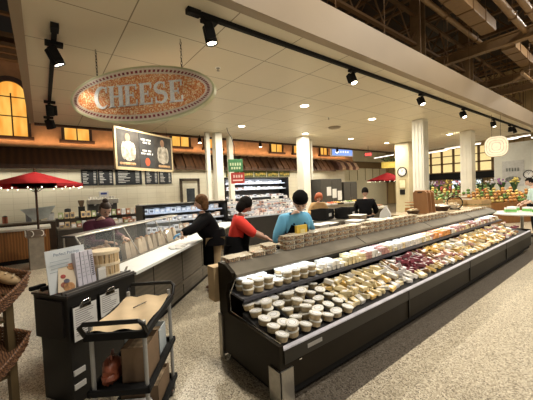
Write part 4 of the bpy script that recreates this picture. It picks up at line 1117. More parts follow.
for sc_ in (.85,.62,.38):
    MB().tube([(x*sc_, .075, z*sc_) for x, z in prof], .006, 5, closed=True).tube([(x*sc_, -.075, z*sc_) for x, z in prof], .006, 5, closed=True).build('ring', mat('lantern_ring', (.5,.42,.30), .6), t)
MB().tube([(x, 0, z) for x, z in prof], .02, 6, closed=True).build('rim', mat('lantern_rim', (.45,.36,.22), .5), t)
MB().tube([(-.12,0,.33),(-.12,0,cz-2.9)], .005, 5).tube([(.12,0,.33),(.12,0,cz-2.9)], .005, 5).build('cord', MATTE, t)

# ================================================================== CABINETS, SALAD BAR, TABLES
def cabinet(x, y0, y1, h, label, papers=0):
    t = thing('tall_cabinet', label, 'cabinet', (x, (y0+y1)/2, 0))
    W = (y1-y0)/2
    MB().bb(-.7, 0, -W, W, .08, h, .01).build('body', mat('charcoal_cabinet', (.04,.036,.03), .45), t)
    for s in (-1,1): MB().bb(0,.02, min(0,s*W)+.01, max(0,s*W)-.01, .12, h-.05,.004).build('door', mat('charcoal_door', (.055,.05,.042), .4), t); MB().tube([(.04,s*.05,.9),(.04,s*.05,1.2)], .01).build('handle', CHROME, t)
    MB().bb(-.66,-.04,-W+.04,W-.04,0,.08).build('kick', MATTE, t)
    for k in range(papers): MB().bb(.02,.024,-W*.5+.38*k,-W*.5+.30+.38*k,1.35-.12*k,1.75-.1*k).build('paper_note', PAPER, t)
cabinet(-8.95, 9.95, 11.4, 2.12, 'tall dark cabinet with white papers taped to it', 3)
cabinet(-8.95, 11.55, 12.6, 1.96, 'tall plain dark cabinet left of the figure in black')
t = thing('salad_bar', 'island counter covered with trays of colourful food', 'salad bar', (-6.55,8.65,0))
MB().bb(-.9,.6,-1.4,1.5,0,.88).build('base', mat('bar_dark', (.06,.045,.03), .5), t)
MB().bb(-.95,.65,-1.45,1.55,.88,.93,.01).build('worktop', mat('bar_top', (.55,.50,.40), .4), t)
MB().bb(-.5,.0,-1.4,1.5,.93,1.15).build('riser', mat('bar_top', (.55,.50,.40), .4), t)
FOOD = [(.55,.50,.36),(.20,.32,.08),(.50,.12,.05),(.62,.40,.10),(.62,.60,.55),(.32,.16,.08)]
for i in range(3):
    for j in range(9):
        z = .93 if i != 1 else 1.15
        t = thing('food_tray', 'square food tray on the island counter, %s row from the front, %s from the left' % (ORD[i], ORD[j]), 'tray', (-6.15-i*.36, 7.4+j*.32, z))
        MB().bb(-.14,.14,-.14,.14,0,.015,.003).bb(-.15,.15,-.15,-.135,0,.05).bb(-.15,.15,.135,.15,0,.05).bb(-.15,-.135,-.15,.15,0,.05).bb(.135,.15,-.15,.15,0,.05).build('tray', WHITE if (i+j) % 3 else BLACK, t)
        q = MB(); cc = R.randrange(6)
        for k in range(12): q.ball((R.uniform(-.1,.1), R.uniform(-.1,.1), .04+R.uniform(0,.03)), R.uniform(.025,.045), 7)
        q.build('food', mat('food_%d' % cc, FOOD[cc], .6, var=.4, scale=20), t)
for i, (x, y) in enumerate(((-5.15,5.75),(-4.9,6.38))):
    t = thing('black_bin', 'black plastic bin on the prep table, %s one' % ('left' if i == 0 else 'right'), 'bin', (x, y, .92), .3)
    q = MB().bb(-.2,.2,-.25,.25,0,.02)
    for s in (-1,1): q.bb(-.2,.2,s*.25-.01,s*.25+.01,0,.26).bb(s*.2-.01,s*.2+.01,-.25,.25,0,.26)
    q.build('walls', MATTE, t); MB().bb(.205,.212,-.08,.08,.08,.16).build('white_mark', PAPER, t)
def table(nm, label, x0, x1, y0, y1, h, top, legm=DSTEEL, shelf=True):
    t = thing(nm, label, 'table', ((x0+x1)/2,(y0+y1)/2,0)); a, b2 = (x1-x0)/2, (y1-y0)/2
    MB().bb(-a,a,-b2,b2,h-.04,h,.005).build('table_top', top, t)
    for sx_ in (-1,1):
        for sy_ in (-1,1): MB().tube([(sx_*(a-.05),sy_*(b2-.05),0),(sx_*(a-.05),sy_*(b2-.05),h-.04)], .02).build('leg', legm, t)
    if shelf: MB().bb(-a+.05,a-.05,-b2+.05,b2-.05,.25,.28).build('lower_shelf', top, t)
    return t
table('prep_table', 'long steel prep table behind the cracker boxes', -4.05, -3.35, 3.55, 6.2, .92, DSTEEL)
table('prep_table', 'steel prep table carrying the two black bins', -5.4, -4.6, 5.45, 6.0+.75, .90, DSTEEL)
DKW = mat('dark_wood_unit', (.07,.04,.022), .5)
t = thing('back_unit', 'waist high unit behind the far half of the cheese case', 'counter', (-3.35,8.0,0))
MB().bb(-.4,.4,-1.4,1.5,0,1.0).build('body', DKW, t); MB().bb(-.43,.43,-1.43,1.53,1.0,1.03,.005).build('worktop', mat('unit_top', (.35,.26,.15), .5), t)
CBD = mat('board_brown', (.34,.17,.07), .55, var=.25, scale=6, stretch=(1,1,.2)); CBD2 = mat('board_edge', (.55,.36,.18), .6)
for i in range(3):
    t = thing('wooden_board', 'tall brown wooden board leaning by the fluted column, %s of three' % ('left','middle','right')[i], 'board', (-3.25, 7.05+i*.19, 1.03)); t.rotation_euler = (rad(9+4*i), 0, rad(10))
    MB().prism([(-.15,0),(.15,0),(.15,.50),(.10,.56),(-.10,.56),(-.15,.50)], -.02, .02, 'Y').build('board', CBD, t)
    MB().bb(-.05,.05,-.024,.024,.50,.53,.004).build('hand_slot', BROWNB, t)
def bowl(nm, label, cat, loc, r, h, m_, fill, n_=14, fr=.03):
    t = thing(nm, label, cat, loc)
    MB().lathe([(r*.6,0),(r,h),(r*.94,h),(r*.55,.012)], seg=20).build('bowl', m_, t, True)
    q = MB()
    for k in range(n_): a = R.uniform(0,6.28); rr = r*.7*math.sqrt(R.random()); q.ball((rr*math.cos(a), rr*math.sin(a), h*.8+R.uniform(0,.04)), fr, 8)
    q.build('contents', fill, t)
bowl('basket_bowl','round dark basket of packets right of the brown boards','basket',(-3.2,8.0,1.03),.22,.12,BROWNB,PKT[0],16,.045)
bowl('basket_bowl','pale bowl of packets at the far end of the back unit','bowl',(-3.3,8.9,1.03),.20,.10,WHITE,PKT[2],16,.045)
bowl('basket_bowl','dark bowl with rolls left of the brown boards','bowl',(-3.3,6.75,1.03),.15,.10,BROWNB,PKT[2],10,.04)
t = thing('wire_basket', 'black round wire basket standing right of the brown boards', 'basket', (-3.05,8.45,1.03), .3)
MB().tube([(.17*math.cos(a),0,.18+.17*math.sin(a)) for a in [2*PI*k/20 for k in range(20)]], .014, 6, closed=True).build('hoop', MATTE, t)
MB().bb(-.12,.12,-.05,.05,0,.02).build('foot', MATTE, t)
t = thing('paper_bag', 'white peaked paper bag on the prep table left of the pillar', 'paper bag', (-3.55,6.0,.92), .4)
MB().prism([(-.13,0),(.13,0),(.11,.2),(.02,.36),(-.09,.22)], -.08, .08, 'Y').build('bag', PAPER, t); MB().box((.02,0,.35),(.05,.12,.02)).build('folded_top', PAPER, t)
for i, (x, y, h, c_, l) in enumerate(((-3.6,3.9,.16,(.55,.50,.40),'cream'),(-3.8,4.4,.12,(.10,.09,.08),'black'),(-3.55,4.9,.14,(.62,.60,.55),'white'),(-3.8,5.35,.20,(.20,.14,.08),'brown'),(-3.55,5.6,.1,(.35,.33,.30),'grey'))):
    t = thing('prep_tub', '%s tub on the long steel prep table' % l, 'tub', (x, y, .92), .2)
    MB().bb(-.13,.13,-.16,.16,0,h,.012).build('tub', mat('prep_'+l, c_, .5), t); MB().bb(-.14,.14,-.17,.17,h,h+.012,.004).build('lid', WHITE, t)
t = thing('round_table', 'white round table with green labelled boxes at the far end of the case', 'table', (-2.15,10.6,0))
MB().lathe([(.70,.78),(.72,.785),(.72,.815),(.70,.82)], seg=40).build('table_top', mat('table_white', (.70,.70,.66), .35, var=.04), t)
MB().tube([(0,0,.04),(0,0,.78)], .04, 12).build('leg', STEEL, t); MB().lathe([(.28,0),(.28,.02),(.05,.05)], seg=24).build('base', STEEL, t)
for i, (x, y) in enumerate(((-2.35,10.35),(-2.05,10.75),(-2.4,10.85),(-1.8,10.5))):
    t = thing('grocery_box', 'small white box with green label on the round table, %s one' % ORD[i], 'box', (x, y, .82), .4+i)
    MB().bb(-.12,.12,-.09,.09,0,.14,.006).build('box', PAPER, t); MB().bb(-.122,.122,-.092,.092,.03,.10).build('green_label', mat('label_green', (.16,.45,.10), .6), t)
t = thing('round_table', 'lower brown table at the right edge behind the round white one', 'table', (-1.2,10.0,0))
MB().lathe([(.38,.60),(.40,.61),(.40,.64),(.38,.65)], seg=32).build('table_top', mat('brown_table', (.22,.11,.06), .5), t)
MB().tube([(0,0,.03),(0,0,.6)], .035).build('leg', MATTE, t); MB().lathe([(.22,0),(.22,.02)], seg=20).build('base', MATTE, t)

# ================================================================== FAR PRODUCE AREA
PROD = [((.50,.24,.06),'orange'),((.10,.20,.04),'green'),((.50,.38,.10),'yellow'),((.28,.05,.03),'red'),((.30,.34,.18),'pale green'),((.10,.03,.05),'purple')]
PM = []
for c_, nm in PROD:
    t = thing('fruit', 'x', 'produce'); MB().ball((0,0,.065), (.072,.072,.065), 10).build('skin', mat('fruit_'+nm, c_, .5, var=.25, objvar=.2), t, True)
    MB().tube([(0,0,.15),(.01,0,.175)], .008, 5).build('stem', BROWNB, t); PM.append((Kind(t), nm))
def stand(x, y, w_, label, cols, rz=0, h=.75, rows=4, where='', nper=11):
    t = thing('produce_stand', label, 'produce stand', (x, y, 0), rz)
    MB().bb(-.5,.5,-w_/2,w_/2,0,h).build('base', WOODM, t)
    Mr = Matrix.Translation((x,y,0)) @ Matrix.Rotation(rz,4,'Z')
    for i in range(rows):
        MB().bb(-.5,.5-.24*i,-w_/2,w_/2,h+.12*i,h+.03+.12*i).build('step', WOODM, t)
        for j in range(nper):
            K_, nm = PM[cols[(j*len(cols)//nper+i) % len(cols)]]
            p = Mr @ Vector((.38-.24*i+R.uniform(-.02,.02), -w_/2+.15+(w_-.3)*j/(nper-1), h+.03+.12*i))
            K_.put(p, (0,0,R.uniform(0,6)), '%s fruit or vegetable on the %s, %s step' % (nm, where, ORD[i]), '%s pieces on the %s, %s step' % (nm, where, ORD[i]), (1,1,1))
            if j % 2 and i < rows: K_.put(p+Vector((-.02,.07,.11)), (0,0,R.uniform(0,6)), '%s piece piled higher on the %s' % (nm, where), 'piled %s pieces on the %s' % (nm, where))
stand(-5.6, 13.2, 2.2, 'near produce stand between the two fluted columns', [4,1,2], -.2, .7, 3, 'stand between the fluted columns', 9)
stand(-3.9, 15.0, 2.6, 'produce stand with orange fruit left of the lantern', [0,2,0,1], -.5, .8, 4, 'stand below the lantern', 12)
stand(-5.9, 17.2, 3.4, 'long rear produce stand with green heaps', [1,4,1,2,3], -.6, .9, 4, 'long rear stand', 14)
stand(-2.7, 18.0, 2.4, 'produce stand at the right near the pale wall', [4,1,0,4], -.9, .8, 3, 'stand by the pale wall', 10)
BQC = [(.60,.58,.60),(.30,.12,.30),(.60,.48,.12),(.55,.20,.25),(.62,.60,.52),(.35,.40,.30)]
for i in range(9):
    t = thing('flower_bouquet', 'wrapped flower bouquet standing behind the produce, %s from the left' % ORD[i], 'bouquet', (-8.4+i*.52, 19.5, 0))
    MB().lathe([(.10,.0),(.13,1.15)], seg=12).build('bucket', MATTE, t, True)
    q = MB()
    for k in range(12): q.tube([(R.uniform(-.05,.05),R.uniform(-.05,.05),1.1),(R.uniform(-.2,.2),R.uniform(-.2,.2),1.6)], .02, 5, r2=.05)
    q.build('leaves', mat('leaf_dark', (.05,.10,.03), .7, var=.4), t)
    q = MB()
    for k in range(14): q.ball((R.uniform(-.22,.22),R.uniform(-.2,.2),R.uniform(1.5,1.85)), R.uniform(.035,.06), 7)
    q.build('flowers', mat('petal_%d' % (i % 6), BQC[i % 6], .7, var=.3), t)
# wooden crates tan
for i, (x, y) in enumerate(((-4.35,12.2),(-5.0,11.75),(-3.7,12.4))):
    t = thing('wooden_crate', 'tan slatted crate in front of the produce stands, %s from the left' % ORD[[1,0,2][i]], 'crate', (x, y, .0), -.3)
    q = MB()
    for k in range(6):
        z = .03+k*.18
        q.bb(-.25,.25,-.26,-.24,z,z+.14).bb(-.25,.25,.24,.26,z,z+.14).bb(-.26,-.24,-.25,.25,z,z+.14).bb(.24,.26,-.25,.25,z,z+.14)
    q.build('slat', mat('crate_tan', (.42,.27,.12), .6), t)
    MB().bb(-.24,.24,-.24,.24,0,1.0).build('filling', mat('crate_fill', (.35,.30,.14), .7, var=.5, scale=12), t)
# rear wall: lit high windows, dark band, bright backlit panels
for i in range(9):
    x0 = -13.2+i*.82
    t = thing('window_%d' % (20+i), None, None, (x0+.4, 25.2, 2.5)); t['kind'] = 'structure'
    MB().bb(-.36,.36,-.03,0,0,1.75).build('pane', mat('pale_yellow_glass', (.5,.45,.25), .5, emit=(1,.74,.32), es=.5), t)
    MB().bb(-.41,-.33,-.08,0,-.05,1.8).bb(.33,.41,-.08,0,-.05,1.8).bb(-.41,.41,-.08,0,.6,.70).bb(-.41,.41,-.08,0,1.2,1.26).bb(-.41,.41,-.08,0,-.08,0).build('window_frame', UPBR, t)
struct('trim_8', MB().bb(-15,-5.75,24.9,25.2,1.95,2.42), MATTE)
for i, (x, w_, l) in enumerate(((-11.6,1.7,'left of the fluted column'),(-8.2,2.0,'right of the fluted column'))):
    t = thing('backlit_panel', 'bright white backlit display on the far wall '+l, 'display', (x, 25.0, 1.5))
    MB().bb(-w_/2,w_/2,-.08,.0,-.38,.40).build('housing', mat('navy_housing', (.03,.04,.08), .5), t)
    q = MB()
    for k in range(5):
        for j in range(2): q.bb(-w_/2+.06+k*w_/5.2, -w_/2+.04+(k+.85)*w_/5.2, -.1,-.08, -.30+j*.33, -.02+j*.33)
    q.build('lit_picture', mat('lit_white_blue', (.5,.55,.6), .5, emit=(.72,.84,1), es=.8), t)
    MB().bb(-w_/2,w_/2,-.5,.0,-1.5,-.42).build('lower_case', mat('navy_housing', (.03,.04,.08), .5), t)
t = thing('poster', 'large grey picture poster on the pale right wall', 'poster', (-4.85, 22.0, 2.1))
MB().bb(-.5,.5,-.03,0,-.75,.75,.005).build('board', mat('poster_grey', (.50,.50,.48), .6), t)
q = MB()
for k in range(5): q.bb(-.32+k*.13,-.23+k*.13,-.036,-.03,.12,.32)
q.ball((0,-.03,-.35), (.38,.008,.18), 14); q.build('dark_print', mat('poster_print', (.16,.17,.16), .7, var=.5), t)
clock((-4.15, 22.0, 2.0), 0, .24, 'round wall clock on the pale wall at the right edge')
for i, (x, y, l) in enumerate(((-9.4,22.6,2.0),(-7.2,21.2,2.4),(-5.0,20.6,1.6),(-4.2,19.9,1.2),(-3.3,20.9,1.2),(-12.6,21.3,2.2))):
    t = thing('strip_light', 'white strip light hanging in the far hall, %s' % ('far left','left of the lantern','left behind the lantern','right of the lantern','rightmost','behind the clock pillar')[[1,2,3,4,5,0][i] if 0 else i], 'light', (x, y, 3.95), -.35)
    MB().bb(-l/2,l/2,-.06,.06,0,.08).build('housing', WHITE, t); MB().bb(-l/2+.02,l/2-.02,-.05,.05,-.02,0).build('tube', mat('strip_glow', (.8,.8,.8), .5, emit=(1,.97,.9), es=2.5), t)
    [MB().tube([(s_*l/3,0,.08),(s_*l/3,0,5.0)], .006, 4).build('cable', MATTE, t) for s_ in (-1,1)]
struct('trim_9', MB().bb(-13,-3,21.7,21.95,4.6,5.1).bb(-11.0,-10.8,20.5,25,4.3,4.6).bb(-3.2,-2.9,19.3,25,4.2,4.8), UPBR)
area((-8, 20.5, 4.3), (0,0,0), 5, 130, (1,.88,.66))
area((-4.5, 17, 3.9), (0,0,0), 2, 30, (1,.88,.66))

# ================================================================== OPEN ROOF STRUCTURE
TR = mat('roof_steel', (.13,.066,.022), .65, var=.2, scale=1)
TR2 = mat('roof_pipe', (.22,.13,.055), .5, var=.1)
def truss(y, x0, x1, z0, z1, label, ax='X', seg=1.2):
    t = thing('roof_truss', label, 'roof truss', (0,0,0))
    P = (lambda a, z: (a, y, z)) if ax == 'X' else (lambda a, z: (y, a, z))
    def bar(z, h, w_=.06):
        q = MB()
        if ax == 'X': q.bb(x0,x1,y-w_,y+w_,z,z+h)
        else: q.bb(y-w_,y+w_,x0,x1,z,z+h)
        return q
    bar(z1-.08,.08).build('top_chord', TR, t); bar(z0,.08).build('bottom_chord', TR, t)
    q = MB(); a = x0; up_ = True
    while a < x1-seg/2:
        q.tube([P(a, z0+.05 if up_ else z1-.05), P(a+seg/2, z1-.05 if up_ else z0+.05)], .028, 5); a += seg/2; up_ = not up_
    q.build('web', TR, t)
ks = 0
for y in [6.4+1.75*k for k in range(10)]:
    truss(y, -13, 2, 7.75, 8.6, 'dark open web joist crossing the hall, %s from the camera' % ORD[ks]); ks += 1
truss(-5.03, 4, 25, 6.6, 7.7, 'deep girder over the fluted columns', 'Y', 1.6)
truss(-10.9, -6, 25, 6.9, 7.9, 'deep girder in front of the facade top', 'Y', 1.6)
for i, (y, z) in enumerate(((12.3,6.15),(16.2,5.9),(19.5,6.2))):
    t = thing('roof_beam', 'brown cross beam over the header, %s from the camera' % ORD[i], 'beam', (0,y,z))
    MB().bb(-13,2,-.12,.12,-.02,.02).bb(-13,2,-.12,.12,.28,.32).bb(-13,2,-.02,.02,0,.3).build('beam', TR2, t); MB().bb(-5.2,-4.8,-.15,.15,-.06,-.02).build('seat_plate', TR, t)
for i, (x, z, r, y0, y1, l) in enumerate(((-3.55,6.5,.07,6,12.5,'single pipe nearest the header'),(-2.35,6.35,.09,5,24,'left of a pair of tan pipes at upper right'),(-2.0,6.35,.09,5,24,'right of a pair of tan pipes at upper right'),(-4.2,5.6,.04,10,24,'thin low sprinkler pipe'),(-2.6,5.3,.05,13,24,'thin pipe above the far end of the header'))):
    t = thing('ceiling_pipe', l, 'pipe', (0,0,0))
    MB().tube([(x,y0,z),(x,y1,z)], r, 10).build('pipe', TR2, t, True)
    yy = y0+1
    while yy < y1: MB().tube([(x,yy,z+r),(x,yy,8.9)], .008, 4).bb(x-r-.01,x+r+.01,yy-.03,yy+.03,z-r-.01,z+r+.01).build('hanger', TR, t); yy += 2.4
for i, (x, y0, y1, z) in enumerate(((-3.1,7.9,11.5,6.4),(-3.0,13.2,17.4,6.3),(-5.9,12,22,5.35))):
    t = thing('air_duct', 'long brown air duct below the roof, %s from the camera' % ORD[i], 'duct', (0,0,0))
    MB().bb(x-.2,x+.2,y0,y1,z,z+.32,.02).build('duct', TR2, t)
    yy = y0+.6
    while yy < y1: MB().bb(x-.215,x+.215,yy,yy+.05,z-.015,z+.335).build('flange', TR, t); yy += 1.0
    for yy in (y0+.8, y1-.8): MB().tube([(x,yy,z+.32),(x,yy,8.95)], .01, 4).build('hanger', TR, t)
for i in range(9):
    y = 4.2+i*1.55
    t = thing('ceiling_rod', 'thin hanging rod rising above the header, %s from the left' % ORD[i], 'rod', (-3.3, y, 4.08))
    MB().tube([(0,0,0),(0,0,4.8)], .006, 5).build('rod', TR, t); MB().bb(-.04,.04,-.04,.04,0,.02).build('plate', TR2, t)
for x in (-2.6, 1.0):
    for y in (3.0, 8.0, 14.0, 20.0):
        t = thing('high_bay_light', 'high warehouse lamp over the aisle, %s row, %s from the camera' % ('left' if x < 0 else 'right', ORD[(3,8,14,20).index(int(y))]), 'light', (x+1.6, y, 7.2))
        MB().lathe([(.05,.35),(.12,.3),(.28,.0),(.27,0),(.1,.28)], seg=20).build('reflector', DSTEEL, t, True); MB().tube([(0,0,.35),(0,0,1.75)], .012, 5).build('stem', MATTE, t)
        MB().ball((0,0,.1), .08, 10).build('bulb', emis('bay_bulb', (1,.9,.75), 6), t)
        area((x+1.6, y, 7.15), (0,0,0), .5, 120, (1,.91,.78), shape='DISK')
area((-1.0, 12, 5.2), (PI, 0, 0), 3, 9, (1,.72,.42), sy=16)

# ================================================================== PEOPLE
SKIN = mat('skin', (.66,.42,.31), .55, var=.06); HAIRK = mat('hair_black', (.008,.006,.005), .85, spec=.15)
def skinmesh(V, E_, rad_, sub=2):
    me = bpy.data.meshes.new('s'); me.from_pydata(V, E_, [])
    o = bpy.data.objects.new('s', me); C.objects.link(o)
    md = o.modifiers.new('k', 'SKIN'); md.use_smooth_shade = True
    sv = me.skin_vertices[0].data if me.skin_vertices else None
    if sv is None:
        bm_ = bmesh.new(); bm_.from_mesh(me); bm_.verts.layers.skin.verify(); bm_.to_mesh(me); bm_.free(); sv = me.skin_vertices[0].data
    for i, r in enumerate(rad_):
        sv[i].radius = r if hasattr(r, '__len__') else (r, r); sv[i].use_root = (i == 0)
    s2 = o.modifiers.new('u', 'SUBSURF'); s2.levels = sub; s2.render_levels = sub
    dg = bpy.context.evaluated_depsgraph_get(); dg.update()
    out = bpy.data.meshes.new_from_object(o.evaluated_get(dg)); bpy.data.objects.remove(o)
    return out
def meshobj(mb_, name, m_, parent, meshes=(), smooth=True):
    for x in meshes: mb_.b.from_mesh(x); bpy.data.meshes.remove(x)
    return mb_.build(name, m_, parent, smooth)
def ik(a, c_, l1, l2, hint):
    d = c_-a; n_ = min(d.length, (l1+l2)*.98); d.normalize(); c2 = a+d*n_
    k_ = (l1*l1-l2*l2+n_*n_)/(2*n_); hh = math.sqrt(max(0, l1*l1-k_*k_))
    pr = (hint-d*hint.dot(d)).normalized()
    return a+d*k_+pr*hh, c2
def person(label, loc, rz, h, lean, LH, RH, look=0, turn=0, top=None, topm=None, legm=None, sleeve=1.0, hair='short', hairm=HAIRK, apron=None, coat=0, skin=SKIN, cap=None, glove=None, shoem=BLACK, collar=None, bulk=1.0):
    t = thing('person', label, 'person', loc, rz); s = h/1.70
    a = rad(lean); up = Vector((0, math.sin(a), math.cos(a))); fwd = Vector((0, math.cos(a), -math.sin(a)))
    hip = Vector((0,0,.93))
    P = {'pel':hip, 'wai':hip+up*.16, 'che':hip+up*.34, 'nek':hip+up*.47}
    hl = rad(lean+look); hu = Vector((0, math.sin(hl), math.cos(hl)))
    P['nk2'] = P['nek']+hu*.08; hc = P['nek']+hu*.21
    X = Vector((1,0,0))
    for s_, k_ in ((-1,'L'),(1,'R')):
        P['sh'+k_] = P['nek']-up*.06+X*s_*.18; tgt = Vector(LH if k_ == 'L' else RH)/s
        e, w_ = ik(P['sh'+k_], tgt, .28, .25, Vector((s_*.5,-.35,-.8)))
        P['el'+k_] = e; P['wr'+k_] = w_
        P['hp'+k_] = Vector((s_*.085,0,.88)); P['kn'+k_] = Vector((s_*.10,.03,.49)); P['an'+k_] = Vector((s_*.105,-.01,.08))
    order = ['pel','wai','che','nek','nk2','shL','elL','wrL','shR','elR','wrR','hpL','knL','anL','hpR','knR','anR']
    rr = [(.16,.12),(.14,.11),(.15,.11),(.055,.055),(.058,.058),.062,.048,.032,.062,.048,.032,.095,.068,.046,.095,.068,.046]
    E_ = [(0,1),(1,2),(2,3),(3,4),(2,5),(5,6),(6,7),(2,8),(8,9),(9,10),(0,11),(11,12),(12,13),(0,14),(14,15),(15,16)]
    body = skinmesh([tuple(P[k_]*s) for k_ in order], E_, [tuple(v_*s for v_ in r) if hasattr(r,'__len__') else r*s for r in rr])
    mb_ = MB(); mb_.b.from_mesh(body); bpy.data.meshes.remove(body)
    # head: forward is +y, turned and pitched
    HM = Matrix.Translation(hc*s) @ Matrix.Rotation(rad(turn),4,'Z') @ Matrix.Rotation(-hl,4,'X') @ Matrix.Scale(s,4)
    q = bmesh.ops.create_uvsphere(mb_.b, u_segments=20, v_segments=14, radius=1)
    for v_ in q['verts']:
        x, y, z = v_.co
        w2 = .078*(1-.18*max(0,-z)**1.5); yy = .092*y*(1 if y < 0 else 1-.10*max(0,-z))
        if y > .6 and abs(x) < .3 and -.4 < z < .1: yy += .010
        v_.co = Vector((x*w2, yy, z*.118))
    bmesh.ops.transform(mb_.b, matrix=HM, verts=q['verts'])
    mb_.ball((0,.098,-.018), (.014,.020,.026), 10, M=HM); mb_.ball((0,.094,-.060), (.026,.010,.009), 10, M=HM)
    for s_ in (-1,1): mb_.ball((s_*.078,-.005,-.012), (.012,.022,.032), 8, M=HM)
    # hands with five fingers
    GL = MB() if glove else None
    for k_, s_ in (('L',-1),('R',1)):
        w_ = P['wr'+k_]; d = (w_-P['el'+k_]).normalized(); d = (d+Vector((0,.25,-.25))).normalized()
        sd = d.cross(Vector((0,0,1))).normalized()*(1); nz = sd.cross(d).normalized()
        tg = GL if (glove and k_ == glove[0]) else mb_
        HM2 = Matrix.Translation(w_*s) @ Matrix((sd,d,nz)).transposed().to_4x4() @ Matrix.Scale(s,4)
        tg.ball((0,.045,0), (.040,.055,.017), 12, M=HM2)
        for j, (fx, fl) in enumerate(((-.030,.058),(-.010,.070),(.010,.066),(.029,.052))):
            pts = [HM2 @ Vector((fx,.075,0)), HM2 @ Vector((fx*1.1,.075+fl*.5,-.008)), HM2 @ Vector((fx*1.12,.075+fl*.85,-.028))]
            tg.tube(pts, .0095*s, 6, r2=.007*s)
        tx = -s_
        tg.tube([HM2 @ Vector((tx*.030,.025,0)), HM2 @ Vector((tx*.058,.050,-.01)), HM2 @ Vector((tx*.062,.080,-.02))], .0115*s, 6, r2=.008*s)
    mb_.build('body', skin, t, True)
    if GL: GL.build('glove', glove[1], t, True)
    for s_ in (-1,1):
        MB().ball((s_*.030,.087,.010), (.014,.008,.009), 8, M=HM).build('eye', mat('eye_dark', (.06,.04,.035), .3), t); 
        MB().tube([HM @ Vector((s_*.016,.090,.034)), HM @ Vector((s_*.032,.090,.038)), HM @ Vector((s_*.046,.080,.033))], .003*s, 5).build('eyebrow', hairm, t)
    MB().box((0,.100,-.060), (.036,.008,.007), M=HM).build('mouth', mat('lip', (.35,.12,.09), .5), t)
    # clothes
    g = .016
    ti = [0,1,2,3,5,6,7,8,9,10]; mp_ = {j: i for i, j in enumerate(ti)}
    Vt = [P[order[j]] for j in ti]
    if sleeve < 1:
        for k_, idx in (('L',6),('R',9)): Vt[idx] = P['el'+k_].lerp(P['wr'+k_], sleeve)
    else:
        for k_, idx in (('L',6),('R',9)): Vt[idx] = P['el'+k_].lerp(P['wr'+k_], .93)
    Vt[3] = P['nek']+up*.01; 
    rt = [(.195,.150),(.180,.145),(.205,.155),(.092,.092),.098,.076,.055,.098,.076,.055]
    rt = [tuple(v_*bulk for v_ in r) if hasattr(r,'__len__') else r*bulk for r in rt]
    Et = [(0,1),(1,2),(2,3),(2,4),(4,5),(5,6),(2,7),(7,8),(8,9)]
    tm = skinmesh([tuple(v_*s for v_ in v__) for v__ in Vt], Et, [tuple(v_*s for v_ in r) if hasattr(r,'__len__') else r*s for r in rt])
    meshobj(MB(), 'top', topm, t, [tm])
    lo = ['pel','hpL','knL','anL','hpR','knR','anR']
    Vl = [tuple(P[k_]*s) for k_ in lo]
    lm_ = skinmesh(Vl, [(0,1),(1,2),(2,3),(0,4),(4,5),(5,6)], [tuple(v_*s for v_ in (.185,.145)), .125*s, .092*s, .072*s, .125*s, .092*s, .072*s])
    meshobj(MB(), 'trousers', legm, t, [lm_])
    for s_ in (-1,1):
        MB().ball((s_*.105*s,.055*s,.04*s), (.048*s,.135*s,.04*s), 14).build('shoe', shoem, t, True)
    if coat:
        q = MB(); M0 = Matrix.Scale(s,4)
        q.lathe([(.26,.93-coat),(.25,.93-coat*.5),(.235,.95),(.20,1.10)], seg=22, sx=1.0, sy=.85, M=M0); q.build('coat_skirt', apron or topm, t, True)
    if apron:
        q = MB(); r0 = []
        prof_ = [(.50, None),(.93, None)]
        secs = []
        for z, w_, dd in ((.48,.25,.21),(.70,.24,.205),(.93,.23,.20)): secs.append([Vector((w_*math.sin(b2)*1.0, dd*math.cos(b2)*1.0+.012, z)) for b2 in [rad(-75+150*k/10) for k in range(11)]])
        for f_, w_, dd in ((.16,.20,.205),(.30,.19,.222),(.40,.14,.190)): secs.append([hip+up*f_+X*(w_*math.sin(b2))+fwd*(dd*math.cos(b2)+.012) for b2 in [rad(-70+140*k/10) for k in range(11)]])
        vs = [[q.b.verts.new(p_*s) for p_ in r] for r in secs]
        for A_, B_ in zip(vs, vs[1:]):
            for k in range(10): q.b.faces.new((A_[k], A_[k+1], B_[k+1], B_[k]))
        bmesh.ops.solidify(q.b, geom=q.b.faces[:], thickness=.006)
        ap = q.build('apron', apron, t, True)
        MB().tube([(hip+up*.40+X*-.085+fwd*.12)*s, (P['nek']+X*-.075-fwd*.02)*s, (hip+up*.40-X*.0-fwd*.115)*s, (hip+up*.10-fwd*.125)*s], .011*s, 6).tube([(hip+up*.40+X*.085+fwd*.12)*s, (P['nek']+X*.075-fwd*.02)*s, (hip+up*.40-fwd*.115)*s], .011*s, 6).build('apron_strap', apron, t)
    # hair
    if cap is not None:
        q = MB(); q.lathe([(.092,.02),(.100,.045),(.094,.085),(.062,.125),(.01,.138)], c=(0,-.012,.022), seg=22, sy=1.10, M=HM); q.build('cap', cap, t, True)
        MB().lathe([(.098,.015),(.103,.048)], c=(0,-.008,.02), seg=22, sy=1.10, M=HM).build('cap_band', cap, t)
    else:
        q = MB()
        r_ = bmesh.ops.create_uvsphere(q.b, u_segments=20, v_segments=14, radius=1)
        for v_ in r_['verts']:
            x, y, z = v_.co; v_.co = Vector((x*.090, y*.104-.012, z*.122+.012))
        dele = [v_ for v_ in r_['verts'] if (v_.co.y > .035 and v_.co.z < .060) or (v_.co.z < (-.09 if hair in ('long','big') else -.045))]
        bmesh.ops.delete(q.b, geom=dele, context='VERTS')
        bmesh.ops.solidify(q.b, geom=q.b.faces[:], thickness=.010)
        if hair in ('big','long'):
            for k in range(16): a_ = rad(150+240*k/15); q.ball((.085*math.sin(a_-PI)*1.0 if 0 else .082*math.cos(rad(180+180*k/15)), -.03+.07*math.sin(rad(180+180*k/15)), -.03), (.050,.045,.11), 8)
            q.ball((0,-.030,.045), (.118,.115,.115), 14)
        if hair == 'bun': q.ball((0,-.05,.135), (.045,.045,.040), 12)
